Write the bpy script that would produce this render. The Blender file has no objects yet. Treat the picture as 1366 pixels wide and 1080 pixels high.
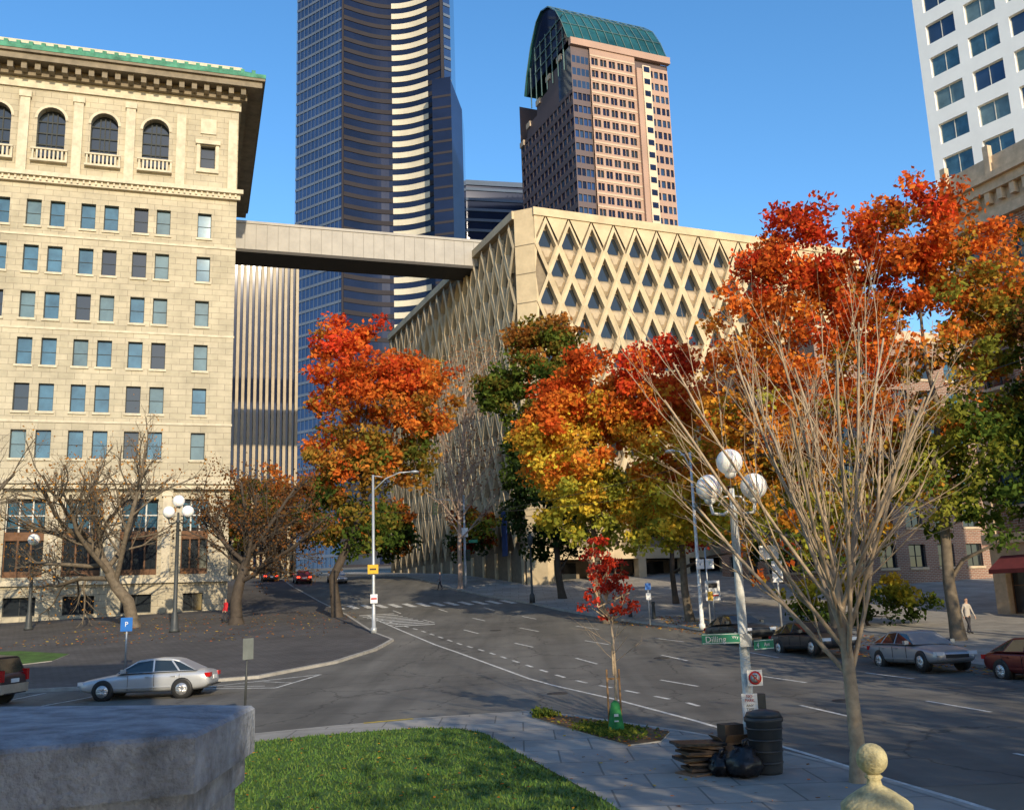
import bpy, bmesh, math, random
import numpy as np
from mathutils import Vector, Matrix
random.seed(7); rng=np.random.default_rng(7)
scene=bpy.context.scene
COL=bpy.context.collection
R=math.radians
# ------------------------------------------------------------------ terrain
K=[(-50,0),(20,0),(38,.45),(55,1.4),(75,2.9),(90,4.3),(105,6.0),(120,7.4),(400,22),(5000,22)]
def g(y):
    for (a,b),(c,d) in zip(K,K[1:]):
        if y<=c: return b+(d-b)*(y-a)/(c-a)
    return K[-1][1]
# ------------------------------------------------------------------ materials
MC={}
def mat(name,col,rough=.8,var=.18,scale=2.0,bump=0.0,bs=20,metal=0.0,spec=.4,em=None,detail=5,w=None):
    if name in MC: return MC[name]
    m=bpy.data.materials.new(name); m.use_nodes=True; nt=m.node_tree; N=nt.nodes; L=nt.links
    b=N['Principled BSDF']; b.inputs['Roughness'].default_value=rough; b.inputs['Metallic'].default_value=metal
    b.inputs['Specular IOR Level'].default_value=spec
    tc=N.new('ShaderNodeTexCoord')
    if var>0:
        n=N.new('ShaderNodeTexNoise'); n.inputs['Scale'].default_value=scale; n.inputs['Detail'].default_value=detail; n.inputs['Roughness'].default_value=.65
        L.new(tc.outputs['Object'],n.inputs['Vector'])
        r=N.new('ShaderNodeValToRGB'); e=r.color_ramp.elements
        e[0].position=.3; e[1].position=.7
        e[0].color=(*[c*(1-var) for c in col],1); e[1].color=(*[min(1,c*(1+var)) for c in col],1)
        L.new(n.outputs['Fac'],r.inputs['Fac']); L.new(r.outputs['Color'],b.inputs['Base Color'])
    else: b.inputs['Base Color'].default_value=(*col,1)
    if bump>0:
        n2=N.new('ShaderNodeTexNoise'); n2.inputs['Scale'].default_value=bs; n2.inputs['Detail'].default_value=4
        L.new(tc.outputs['Object'],n2.inputs['Vector'])
        bp=N.new('ShaderNodeBump'); bp.inputs['Strength'].default_value=bump; bp.inputs['Distance'].default_value=.02
        L.new(n2.outputs['Fac'],bp.inputs['Height']); L.new(bp.outputs['Normal'],b.inputs['Normal'])
    if em: b.inputs['Emission Color'].default_value=(*em[:3],1); b.inputs['Emission Strength'].default_value=em[3]
    MC[name]=m; return m
def brickmat(name,c1,c2,mort,bw,bh,ms=.015,rough=.85,flat=False,stain=.25):
    m=bpy.data.materials.new(name); m.use_nodes=True; nt=m.node_tree; N=nt.nodes; L=nt.links
    b=N['Principled BSDF']; b.inputs['Roughness'].default_value=rough
    tc=N.new('ShaderNodeTexCoord'); sp=N.new('ShaderNodeSeparateXYZ'); L.new(tc.outputs['Object'],sp.inputs[0])
    cb=N.new('ShaderNodeCombineXYZ')
    if flat: L.new(sp.outputs[0],cb.inputs[0]); L.new(sp.outputs[1],cb.inputs[1])
    else:
        ad=N.new('ShaderNodeMath'); L.new(sp.outputs[0],ad.inputs[0]); L.new(sp.outputs[1],ad.inputs[1])
        L.new(ad.outputs[0],cb.inputs[0]); L.new(sp.outputs[2],cb.inputs[1])
    br=N.new('ShaderNodeTexBrick'); br.inputs['Scale'].default_value=1; br.inputs['Brick Width'].default_value=bw; br.inputs['Row Height'].default_value=bh
    br.inputs['Mortar Size'].default_value=ms; br.inputs['Color1'].default_value=(*c1,1); br.inputs['Color2'].default_value=(*c2,1); br.inputs['Mortar'].default_value=(*mort,1)
    L.new(cb.outputs[0],br.inputs['Vector'])
    n=N.new('ShaderNodeTexNoise'); n.inputs['Scale'].default_value=.35; n.inputs['Detail'].default_value=8; n.inputs['Roughness'].default_value=.7
    L.new(tc.outputs['Object'],n.inputs['Vector'])
    mr=N.new('ShaderNodeMapRange'); mr.inputs['From Min'].default_value=.3; mr.inputs['From Max'].default_value=.7; mr.inputs['To Min'].default_value=1-stain; mr.inputs['To Max'].default_value=1+stain*.4
    L.new(n.outputs['Fac'],mr.inputs['Value'])
    vm=N.new('ShaderNodeVectorMath'); vm.operation='SCALE'; L.new(br.outputs['Color'],vm.inputs[0]); L.new(mr.outputs[0],vm.inputs['Scale'])
    L.new(vm.outputs[0],b.inputs['Base Color'])
    bp=N.new('ShaderNodeBump'); bp.inputs['Strength'].default_value=.4; bp.inputs['Distance'].default_value=.02; bp.invert=True
    L.new(br.outputs['Fac'],bp.inputs['Height']); L.new(bp.outputs['Normal'],b.inputs['Normal'])
    return m
def asphaltmat():
    m=bpy.data.materials.new('asphalt'); m.use_nodes=True; nt=m.node_tree; N=nt.nodes; L=nt.links
    b=N['Principled BSDF']; b.inputs['Roughness'].default_value=.82
    tc=N.new('ShaderNodeTexCoord')
    n=N.new('ShaderNodeTexNoise'); n.inputs['Scale'].default_value=.22; n.inputs['Detail'].default_value=12; n.inputs['Roughness'].default_value=.7; L.new(tc.outputs['Object'],n.inputs['Vector'])
    r=N.new('ShaderNodeValToRGB'); e=r.color_ramp.elements; e[0].position=.32; e[1].position=.68; e[0].color=(.085,.080,.070,1); e[1].color=(.165,.155,.132,1); L.new(n.outputs['Fac'],r.inputs['Fac'])
    mp=N.new('ShaderNodeMapping'); mp.inputs['Rotation'].default_value=(0,0,R(-17)); mp.inputs['Scale'].default_value=(.9,.03,1); L.new(tc.outputs['Object'],mp.inputs['Vector'])
    n3=N.new('ShaderNodeTexNoise'); n3.inputs['Scale'].default_value=1; n3.inputs['Detail'].default_value=3; L.new(mp.outputs[0],n3.inputs['Vector'])
    mr=N.new('ShaderNodeMapRange'); mr.inputs['From Min'].default_value=.35; mr.inputs['From Max'].default_value=.65; mr.inputs['To Min'].default_value=.78; mr.inputs['To Max'].default_value=1.15; L.new(n3.outputs['Fac'],mr.inputs['Value'])
    v=N.new('ShaderNodeTexVoronoi'); v.feature='DISTANCE_TO_EDGE'; v.inputs['Scale'].default_value=.22; n4=N.new('ShaderNodeTexNoise'); n4.inputs['Scale'].default_value=1.2; n4.inputs['Detail'].default_value=6
    L.new(tc.outputs['Object'],n4.inputs['Vector']); va=N.new('ShaderNodeVectorMath'); va.operation='ADD'; L.new(tc.outputs['Object'],va.inputs[0]); L.new(n4.outputs['Color'],va.inputs[1]); L.new(va.outputs[0],v.inputs['Vector'])
    m2=N.new('ShaderNodeMapRange'); m2.inputs['From Min'].default_value=.0; m2.inputs['From Max'].default_value=.012; m2.inputs['To Min'].default_value=.45; m2.inputs['To Max'].default_value=1; L.new(v.outputs['Distance'],m2.inputs['Value'])
    mu=N.new('ShaderNodeMath'); mu.operation='MULTIPLY'; L.new(mr.outputs[0],mu.inputs[0]); L.new(m2.outputs[0],mu.inputs[1])
    vm=N.new('ShaderNodeVectorMath'); vm.operation='SCALE'; L.new(r.outputs['Color'],vm.inputs[0]); L.new(mu.outputs[0],vm.inputs['Scale']); L.new(vm.outputs[0],b.inputs['Base Color'])
    n2=N.new('ShaderNodeTexNoise'); n2.inputs['Scale'].default_value=60; L.new(tc.outputs['Object'],n2.inputs['Vector']); bp=N.new('ShaderNodeBump'); bp.inputs['Strength'].default_value=.3; bp.inputs['Distance'].default_value=.02; L.new(n2.outputs['Fac'],bp.inputs['Height']); L.new(bp.outputs['Normal'],b.inputs['Normal'])
    return m
def leafmat(name,trans=.42):
    m=bpy.data.materials.new(name); m.use_nodes=True; nt=m.node_tree; N=nt.nodes; L=nt.links
    N.remove(N['Principled BSDF']); at=N.new('ShaderNodeAttribute'); at.attribute_name='Col'
    d=N.new('ShaderNodeBsdfDiffuse'); t=N.new('ShaderNodeBsdfTranslucent'); x=N.new('ShaderNodeMixShader'); x.inputs[0].default_value=trans
    L.new(at.outputs['Color'],d.inputs[0]); L.new(at.outputs['Color'],t.inputs[0]); L.new(d.outputs[0],x.inputs[1]); L.new(t.outputs[0],x.inputs[2])
    L.new(x.outputs[0],N['Material Output'].inputs[0]); return m
LEAF=leafmat('leaves')
stone=brickmat('cream_stone',(.49,.43,.31),(.43,.38,.27),(.27,.23,.17),1.3,.55,.02,stain=.32)
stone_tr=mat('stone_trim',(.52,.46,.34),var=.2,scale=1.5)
stone_dk=mat('stone_dark',(.20,.165,.115),var=.3,scale=1)  # darker stone tone for the cornice courses
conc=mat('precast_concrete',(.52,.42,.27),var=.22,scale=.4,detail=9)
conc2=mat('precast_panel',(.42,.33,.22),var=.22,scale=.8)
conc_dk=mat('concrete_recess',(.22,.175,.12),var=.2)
copper=mat('copper_green',(.06,.22,.14),var=.5,scale=1.2)
gl_dark=mat('glass_dark',(.02,.025,.03),rough=.05,var=0,spec=.7)
gl_teal=mat('glass_teal',(.05,.12,.17),rough=.05,var=.4,scale=.5,spec=.7,metal=.15)
gl_blind=mat('glass_blinds',(.10,.16,.18),rough=.05,var=.3,scale=.5,spec=.6)
gl_blue=mat('glass_blue',(.035,.075,.18),rough=.06,var=.2,scale=.05,metal=.35)
gl_navy=mat('glass_navy',(.012,.018,.045),rough=.06,var=.3,scale=.06,metal=.15,spec=.35)
gl_mid=mat('glass_mid',(.05,.09,.15),rough=.06,var=.3,scale=.1,metal=.5)
gl_roof=mat('glass_green_roof',(.03,.13,.14),rough=.12,var=.4,scale=.12,metal=.4)
frame_w=mat('frame_white',(.6,.58,.52),var=.05)
frame_dk=mat('frame_dark',(.04,.045,.045),var=.1)
bronze=mat('bronze',(.14,.07,.035),var=.3)
spand_dk=mat('spandrel_dark',(.035,.033,.04),rough=.8,var=.1,scale=.1,spec=.1)
spand_bl=mat('spandrel_blue',(.10,.135,.20),rough=.7,var=.1,scale=.1,spec=.15)
spand_refl=mat('spandrel_reflection',(.52,.48,.38),rough=.6,var=.1,scale=.2)  # cream colour stands in for a bright reflection on the dark tower
pinkst=mat('pink_granite',(.37,.24,.18),rough=.6,var=.12,scale=.1)
pinkdk=mat('dark_granite',(.10,.07,.07),rough=.5,var=.12,scale=.1)
creamst=mat('pale_granite',(.47,.36,.26),rough=.6,var=.1,scale=.1)
whitep=mat('white_cladding',(.82,.82,.80),rough=.5,var=.05,scale=.3)
brick=brickmat('red_brick',(.30,.12,.07),(.22,.09,.055),(.35,.3,.24),.45,.15,.03)
terra=mat('terracotta_cream',(.55,.42,.28),var=.2,scale=2)
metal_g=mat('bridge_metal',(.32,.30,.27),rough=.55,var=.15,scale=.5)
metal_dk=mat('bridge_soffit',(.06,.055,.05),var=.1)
# ------------------------------------------------------------------ mesh builder
class MB:
    def __init__(s): s.v=[];s.f=[];s.m=[];s.mats=[];s.sm=[];s.T=None
    def mi(s,m):
        if m not in s.mats: s.mats.append(m)
        return s.mats.index(m)
    def face(s,pts,m,sm=False):
        n=len(s.v)
        if s.T is not None: pts=[s.T@Vector(p) for p in pts]
        s.v.extend([tuple(p) for p in pts]); s.f.append(tuple(range(n,n+len(pts)))); s.m.append(s.mi(m)); s.sm.append(sm)
    def box(s,x0,x1,y0,y1,z0,z1,m,top=None):
        a=[(x0,y0,z0),(x1,y0,z0),(x1,y1,z0),(x0,y1,z0),(x0,y0,z1),(x1,y0,z1),(x1,y1,z1),(x0,y1,z1)]
        for q in ((0,3,2,1),(0,1,5,4),(1,2,6,5),(2,3,7,6),(3,0,4,7)): s.face([a[i] for i in q],m)
        s.face([a[i] for i in (4,5,6,7)],top or m)
    def prism(s,poly,z0,z1,m,top=None):
        n=len(poly)
        za=z0 if callable(z0) else (lambda p:z0); zb=z1 if callable(z1) else (lambda p:z1)
        for i in range(n):
            p,q=poly[i],poly[(i+1)%n]
            s.face([(p[0],p[1],za(p)),(q[0],q[1],za(q)),(q[0],q[1],zb(q)),(p[0],p[1],zb(p))],m)
        s.face([(p[0],p[1],zb(p)) for p in poly],top or m); s.face([(p[0],p[1],za(p)) for p in reversed(poly)],m)
    def tube(s,pts,rads,m,n=8,cap=True):
        pts=[Vector(p) for p in pts]
        base=len(s.v)
        for i,p in enumerate(pts):
            d=(pts[min(i+1,len(pts)-1)]-pts[max(i-1,0)])
            if d.length<1e-6: d=Vector((0,0,1))
            d.normalize(); a=Vector((1,0,0)) if abs(d.x)<.9 else Vector((0,1,0)); u=d.cross(a).normalized(); w=d.cross(u)
            for k in range(n):
                t=2*math.pi*k/n; q=p+(u*math.cos(t)+w*math.sin(t))*rads[i]
                if s.T is not None: q=s.T@q
                s.v.append(tuple(q))
        mi=s.mi(m)
        for i in range(len(pts)-1):
            for k in range(n):
                a=base+i*n+k;b=base+i*n+(k+1)%n
                s.f.append((a,b,b+n,a+n)); s.m.append(mi); s.sm.append(True)
        if cap:
            s.f.append(tuple(base+k for k in range(n))[::-1]); s.m.append(mi); s.sm.append(False)
            e=base+(len(pts)-1)*n; s.f.append(tuple(e+k for k in range(n))); s.m.append(mi); s.sm.append(False)
    def rev(s,prof,c,m,n=20):
        c=Vector(c); s.tube([c+Vector((0,0,z)) for r,z in prof],[r for r,z in prof],m,n)
    def sphere(s,c,r,m,n=18,sq=1):
        k=max(6,n//2); s.rev([(max(.001,r*math.sin(math.pi*i/k)),-r*sq*math.cos(math.pi*i/k)) for i in range(k+1)],c,m,n)
    def obj(s,name,loc=(0,0,0),rz=0,parent=None):
        me=bpy.data.meshes.new(name); me.from_pydata(s.v,[],s.f)
        for m in s.mats: me.materials.append(m)
        me.polygons.foreach_set('material_index',s.m); me.polygons.foreach_set('use_smooth',s.sm); me.update()
        o=bpy.data.objects.new(name,me); o.location=loc; o.rotation_euler=(0,0,rz); COL.objects.link(o)
        if parent: o.parent=parent
        return o
def root(name,loc=(0,0,0),rz=0):
    e=bpy.data.objects.new(name,None); e.location=loc; e.rotation_euler=(0,0,rz); e.empty_display_size=.3; COL.objects.link(e); return e
def wall(mb,x0,x1,z0,z1,cols,rows,dep,mw,glass,fr=None,mull=(1,1),fw=.07,y=0,sill=None):
    cs=sorted(c for c in cols if c[0]>x0 and c[1]<x1); rs=sorted(rows)
    xs=[x0]+[v for c in cs for v in c]+[x1]; zs=[z0]+[v for r in rs for v in r]+[z1]
    for i in range(len(xs)-1):
        for j in range(len(zs)-1):
            a,b,c,d=xs[i],xs[i+1],zs[j],zs[j+1]
            if i%2==1 and j%2==1:
                mb.face([(a,y,c),(a,y+dep,c),(a,y+dep,d),(a,y,d)],mw); mb.face([(b,y+dep,c),(b,y,c),(b,y,d),(b,y+dep,d)],mw)
                mb.face([(a,y,d),(a,y+dep,d),(b,y+dep,d),(b,y,d)],mw); mb.face([(a,y+dep,c),(a,y,c),(b,y,c),(b,y+dep,c)],mw)
                gm=random.choice(glass); mb.face([(a,y+dep,c),(b,y+dep,c),(b,y+dep,d),(a,y+dep,d)],gm)
                if fr:
                    yy=y+dep-.06
                    mb.box(a,a+fw,yy,y+dep-.002,c,d,fr); mb.box(b-fw,b,yy,y+dep-.002,c,d,fr)
                    mb.box(a+fw,b-fw,yy,y+dep-.002,d-fw,d,fr); mb.box(a+fw,b-fw,yy,y+dep-.002,c,c+fw,fr)
                    for k in range(1,mull[0]):
                        xx=a+(b-a)*k/mull[0]; mb.box(xx-fw*.4,xx+fw*.4,yy+.01,y+dep-.004,c+fw,d-fw,fr)
                    for k in range(1,mull[1]):
                        zz=c+(d-c)*k/mull[1]; mb.box(a+fw,b-fw,yy+.02,y+dep-.006,zz-fw*.4,zz+fw*.4,fr)
                if sill: mb.box(a-.12,b+.12,y-.12,y-.002,c-.2,c,sill)
            elif d-c>1e-4 and b-a>1e-4: mb.face([(a,y,c),(b,y,c),(b,y,d),(a,y,d)],mw)
# ------------------------------------------------------------------ ground sheets
def sheet(name,poly,dz,m,skirt=None,step=4.0,parent=None):
    mb=MB(); ys=set([p[1] for p in poly]); y0,y1=min(ys),max(ys)
    ys|={k for k,_ in K if y0<k<y1}; t=y0
    while t<y1 and t<200: ys.add(t); t+=step
    ys=sorted(ys); n=len(poly)
    for a,b in zip(ys,ys[1:]):
        if b-a<1e-5: continue
        md=(a+b)/2; xs=[]
        for i in range(n):
            p,q=poly[i],poly[(i+1)%n]
            if (p[1]-md)*(q[1]-md)<0:
                f=lambda y:p[0]+(q[0]-p[0])*(y-p[1])/(q[1]-p[1]); xs.append((f(md),f(a),f(b)))
        xs.sort()
        for l,r in zip(xs[::2],xs[1::2]): mb.face([(l[1],a,g(a)+dz),(r[1],a,g(a)+dz),(r[2],b,g(b)+dz),(l[2],b,g(b)+dz)],m)
    if skirt:
        for i in range(n):
            p,q=poly[i],poly[(i+1)%n]; L=math.hypot(q[0]-p[0],q[1]-p[1]); k=max(1,int(L/3))
            for j in range(k):
                A=[p[t]+(q[t]-p[t])*j/k for t in (0,1)];B=[p[t]+(q[t]-p[t])*(j+1)/k for t in (0,1)]
                mb.face([(A[0],A[1],g(A[1])-.02),(B[0],B[1],g(B[1])-.02),(B[0],B[1],g(B[1])+dz),(A[0],A[1],g(A[1])+dz)],skirt)
    return mb.obj(name,parent=parent)
def ribbon(mb,pts,w,dz,m,off=0):
    P=[]
    for p,q in zip(pts,pts[1:]):
        L=math.hypot(q[0]-p[0],q[1]-p[1]);k=max(1,int(L/2))
        for j in range(k): P.append((p[0]+(q[0]-p[0])*j/k,p[1]+(q[1]-p[1])*j/k))
    P.append(pts[-1]); E=[]
    for i,p in enumerate(P):
        a=P[max(0,i-1)];b=P[min(len(P)-1,i+1)];dx,dy=b[0]-a[0],b[1]-a[1];l=math.hypot(dx,dy);nx,ny=dy/l,-dx/l
        E.append(((p[0]+nx*(off-w/2),p[1]+ny*(off-w/2)),(p[0]+nx*(off+w/2),p[1]+ny*(off+w/2))))
    for (a,b),(c,d) in zip(E,E[1:]): mb.face([(*a,g(a[1])+dz),(*b,g(b[1])+dz),(*d,g(d[1])+dz),(*c,g(c[1])+dz)],m)
asph=asphaltmat()
ground_m=mat('ground_soil',(.16,.14,.11),var=.3,scale=.2)
pave=brickmat('pavement',(.36,.34,.30),(.31,.29,.26),(.17,.16,.14),1.5,1.5,.02,flat=True,stain=.4)
plaza_m=brickmat('plaza_pavers',(.095,.088,.085),(.075,.07,.07),(.05,.045,.04),.4,.4,.02,flat=True,stain=.5)  # dark base tone carries the shade over the plaza
kerb_m=mat('kerb_concrete',(.36,.34,.30),var=.25,scale=1.5)
grass_m=mat('grass',(.055,.12,.018),var=.5,scale=1.2,bump=.8,bs=40,detail=8)
soil=mat('planting_soil',(.13,.08,.035),var=.5,scale=3,bump=.8,bs=20)
paint=mat('road_paint',(.55,.54,.50),var=.45,scale=4,detail=10)
sheet('ground',[(-3000,-60),(3000,-60),(3000,4500),(-3000,4500)],0,ground_m)
westN=[(-7.3,57.8),(-9.1,62.5),(-13,76),(-18,90),(-24,106),(-31,128),(-45,170)]
east=[(26.5,4),(24,14),(20.5,26),(17.3,38),(14,50),(9.8,59),(6.6,65),(1,81),(-3,90),(-6.8,98.8),(-12,115),(-22,140),(-35,170)]
nearK=[(-70,21),(-14,23.5),(-7,26.7),(-5.2,27.6),(-3.1,28.5),(-1.6,28.9),(.1,29.2),(1.5,28),(3.9,24.6),(5,22.7),(6.0,20),(6.7,16),(8.6,5)]
plazaS=[(-120,39),(-30,39.6),(-15,41),(-11.1,42.6),(-8.7,47.4),(-7.6,53)]
sheet('road',[(-72,18),(9,18),(9,-8),(30,-8)]+[(x+.3,y) for x,y in east]+[(x-.3,y) for x,y in reversed(westN)]+[(-8.5,50),(-12,44),(-16,42),(-72,42)],.004,asph)
sheet('sidewalk',nearK+[(9.5,-8),(-70,-8)],.13,pave,kerb_m)
sheet('plaza',[(-7.3,57.8)]+westN[1:]+[(-120,170)]+plazaS,.13,plaza_m,kerb_m)
sheet('sidewalk',east+[(140,170),(140,4)],.13,pave,kerb_m)
mb=MB(); ribbon(mb,nearK[1:],.16,.136,kerb_m,off=.09); ribbon(mb,[*plazaS[1:],*westN],.18,.136,kerb_m,off=-.1); ribbon(mb,east,.18,.136,kerb_m,off=.1); mb.obj('kerb')
LAWN=[(-8,24.4),(-5.5,25.7),(-4,26.2),(-2.7,26.5),(-1.7,26.2),(-1.0,25.3),(.1,21.5),(1.3,17),(2.3,12),(2.5,5),(-20,5),(-20,20)]
STRIP=[(.2,28.6),(1.4,27.5),(3.5,24.4),(3.1,23.1),(2.3,22.7),(1.4,24.8),(.3,27.6)]
sheet('lawn',LAWN,.15,grass_m,soil)
sheet('planting_strip',STRIP,.16,soil,kerb_m)
sheet('lawn',[(-24.3,52),(-25,55.5),(-29,58),(-60,60),(-60,49),(-30,48.5),(-26,49.5)],.17,grass_m,kerb_m)
mb=MB()
wline=[(8.3,9),(6.95,17),(6.1,21.3),(4.6,27),(2.9,32.5),(.3,39.5),(-3.3,51),(-7.6,64),(-11.8,77)]
ribbon(mb,wline,.13,.009,paint)
WEST=[(8.3,4),(6.6,16),(5.8,20),(3.4,31),(-.2,40),(-3.6,51),(-8,64),(-13,76),(-18,90),(-24,106),(-31,128),(-45,170)]
def lerp_e(t,y):
    def at(pl,y):
        for a,b in zip(pl,pl[1:]):
            lo,hi=(a,b) if a[1]<b[1] else (b,a)
            if lo[1]<=y<=hi[1]: return lo[0]+(hi[0]-lo[0])*(y-lo[1])/(hi[1]-lo[1])
        return pl[0][0]
    w=at(WEST,y); e=at(east,y)
    return w+(e-w)*t
for t in (.27,.5,.73):
    y=10.0
    while y<78:
        ribbon(mb,[(lerp_e(t,y),y),(lerp_e(t,y+2.6),y+2.6)],.12,.009,paint); y+=8.4
y=30
while y<76:
    ribbon(mb,[(lerp_e(.1,y),y),(lerp_e(.1,y+.9),y+.9)],.14,.009,paint); y+=1.9
for i in range(13):
    t=(i+.5)/13; y=84; x=lerp_e(t,y); ribbon(mb,[(x+.6,y-1.5),(x-.6,y+1.8)],.55,.009,paint)
for i in range(9):
    y=67+i*1.2; x=lerp_e(.0,y)+.9; ribbon(mb,[(x,y),(x+2.6,y+.7)],.45,.009,paint)
ribbon(mb,[(-13.2,40.0),(-8.6,43.3)],.12,.009,paint); ribbon(mb,[(-13.2,40.0),(-9.6,39.4)],.12,.009,paint); ribbon(mb,[(-9.6,39.4),(-8.6,43.3)],.12,.009,paint)
ribbon(mb,[(-11.9,40.3),(-10.2,40.1)],.09,.009,paint); ribbon(mb,[(-10.6,41.5),(-9.3,40.8)],.09,.009,paint)
for x in (-16,-19,-22): ribbon(mb,[(x,40.3),(x-1.2,36.2)],.11,.009,paint)
mb.obj('road_markings')
yel=mat('kerb_yellow',(.5,.36,.05),var=.3,scale=4)
mb=MB(); ribbon(mb,[(-3.1,28.5),(-4.4,27.95)],.17,.140,yel,off=-.09); ribbon(mb,[(14,50),(9.8,59)],.17,.140,yel,off=.1); mb.obj('kerb_paint')
iron=mat('cast_iron',(.05,.045,.04),var=.3,rough=.6)
for x,y in ((1.2,34.5),(9.5,30),(-1.5,62),(6.3,45)):
    mb=MB(); mb.T=Matrix.Translation((x,y,g(y)+.012))@Matrix.Rotation(math.atan(.03),4,'X'); mb.rev([(.36,0),(.36,.004),(.001,.0045)],(0,0,0),iron,20); mb.obj('manhole_cover')
# ------------------------------------------------------------------ courthouse
def courthouse():
    mb=MB(); gls=[gl_teal,gl_teal,gl_teal,gl_blind,gl_dark]
    x0=-52
    cols=[(-3.4,-2.2)]
    c=-7.3; bc=[]; bays=[]
    while c>x0+3: cols+= [(c-1.55,c-.35),(c+.35,c+1.55)]; bays.append(c); bc.append((c-1.2,c+1.2)); c-=4.4
    wall(mb,x0,0,2,6.3,[(-3.6,-2.0)]+bc,[(3.9,5.4)],.35,stone,[gl_dark,frame_dk],frame_dk,(2,1),y=-.25)
    mb.box(x0,.35,-.55,0,6.3,6.75,stone_tr)
    ac=[(b-1.5,b+1.5) for b in bays]+[(-3.9,-1.7)]
    wall(mb,x0,0,6.75,14.2,ac,[(7.0,13.4)],.7,stone,[gl_dark],None)
    for a,b in ac:
        mb.box(a,b,.45,.68,10.0,10.7,bronze); mb.box(a,b,.5,.66,7.0,7.5,bronze)
        for k in range(4):
            xx=a+(b-a)*k/3; mb.box(xx-.07 if k else a,xx+.07 if k<3 else b,.48,.67,7.5,10.0,bronze); mb.box(xx-.06 if k else a,xx+.06 if k<3 else b,.52,.67,10.7,13.4,frame_w)
        mb.box(a+.1,b-.1,.53,.66,12.0,12.1,frame_w)
        mb.box(a+.15,b-.15,.6,.69,11,13.1,gl_teal if random.random()<.7 else gl_blind)
    for b in bays+[-7.3+4.4]:
        mb.box(b-2.2-.35,b-2.2+.35,-.28,0,6.75,13.6,stone_tr); mb.box(b-2.2-.45,b-2.2+.45,-.36,0,13.6,14.2,stone_tr)
    mb.box(x0,.4,-.6,0,14.2,14.6,stone_tr); mb.box(x0,.6,-.85,0,14.6,15.0,stone_tr)
    zc=[18.0,22.0,26.0,30.1,34.3,38.5]
    wall(mb,x0,0,15.0,41.2,cols,[(z-1.2,z+1.2) for z in zc],.38,stone,gls,frame_dk,(1,2),fw=.06,sill=stone_tr)
    for z in zc[1::2]: mb.box(x0,.06,-.06,0,z-2.15,z-1.95,stone_tr)
    mb.box(x0,.3,-.35,0,41.2,41.7,stone_tr); mb.box(x0,.55,-.65,0,41.7,42.1,stone_tr)
    k=x0+.3
    while k<0: mb.box(k,k+.16,-.5,-.352,41.35,41.697,stone_tr); k+=.5
    for b in bays:
        z0,zt,rr=43.6,47.4,1.15
        a0,a1=b-2.2,b+2.2
        mb.face([(a0,0,42.1),(a1,0,42.1),(a1,0,z0),(a0,0,z0)],stone)
        mb.face([(a0,0,z0),(b-rr,0,z0),(b-rr,0,zt),(a0,0,zt)],stone); mb.face([(b+rr,0,z0),(a1,0,z0),(a1,0,zt),(b+rr,0,zt)],stone)
        n=12; arc=[(b+rr*math.cos(math.pi-math.pi*i/n),zt+rr*math.sin(math.pi*i/n)) for i in range(n+1)]
        top=[(a0+(a1-a0)*i/n,50.2) for i in range(n+1)]
        mb.face([(a0,0,zt),(b-rr,0,zt),(a0,0,50.2)],stone); mb.face([(b+rr,0,zt),(a1,0,zt),(a1,0,50.2)],stone)
        for i in range(n):
            mb.face([(arc[i][0],0,arc[i][1]),(arc[i+1][0],0,arc[i+1][1]),(top[i+1][0],0,50.2),(top[i][0],0,50.2)],stone)
            A,B=arc[i],arc[i+1]; mb.face([(A[0],0,A[1]),(A[0],.7,A[1]),(B[0],.7,B[1]),(B[0],0,B[1])],stone)
            q=1.2; A2=(b+(A[0]-b)*q,zt+(A[1]-zt)*q);B2=(b+(B[0]-b)*q,zt+(B[1]-zt)*q)
            mb.face([(A[0],-.08,A[1]),(B[0],-.08,B[1]),(B2[0],-.08,B2[1]),(A2[0],-.08,A2[1])],stone_tr)
        for sx in (-rr,rr): mb.face([(b+sx,0,z0),(b+sx,.7,z0),(b+sx,.7,zt),(b+sx,0,zt)],stone)
        mb.face([(b-rr,0,z0),(b+rr,0,z0),(b+rr,.7,z0),(b-rr,.7,z0)],stone_tr)
        mb.face([(b-rr,.7,z0)]+[(b+rr,.7,z0)]+[(p[0],.7,p[1]) for p in reversed(arc)],gl_dark if random.random()<.5 else gl_blind)
        for t in (-.4,0,.4): mb.box(b+t-.05,b+t+.05,.62,.69,z0,zt+ .9,frame_dk)
        for zz in (45.2,46.3,zt): mb.box(b-rr,b+rr,.6,.685,zz-.06,zz+.06,frame_dk)
        mb.box(b-1.5,b+1.5,-.4,-.1,44.3,44.45,stone_tr); mb.box(b-1.5,b+1.5,-.45,0,43.2,43.4,stone_tr)
        for i in range(9): mb.box(b-1.4+i*.34,b-1.4+i*.34+.16,-.33,-.17,43.4,44.3,stone_tr)
        mb.box(b-2.2-.4,b-2.2+.4,-.3,0,42.1,49.2,stone_tr); mb.box(b-2.2-.5,b-2.2+.5,-.4,0,49.2,49.8,stone_tr)
    mb.box(-5.5+.0,-4.7,-.3,0,42.1,49.2,stone_tr)
    wall(mb,-5.1,0,42.1,50.2,[(-3.35,-2.05)],[(44.2,46.4)],.4,stone,[gl_dark],frame_dk,(1,2))
    mb.box(-3.7,-1.7,-.2,0,43.7,44.1,stone_tr); mb.box(-3.7,-3.4,-.15,0,44.1,46.5,stone_tr); mb.box(-2.0,-1.7,-.15,0,44.1,46.5,stone_tr); mb.box(-3.8,-1.6,-.3,0,46.5,46.9,stone_tr)
    mb.box(-.9,-.1,-.25,0,42.1,49.2,stone_tr); mb.box(-3.4,-2,-.12,0,47.6,49.1,stone_tr)
    wall(mb,x0,bays[-1]-2.2,42.1,50.2,[],[],.3,stone,[gl_dark])
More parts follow.
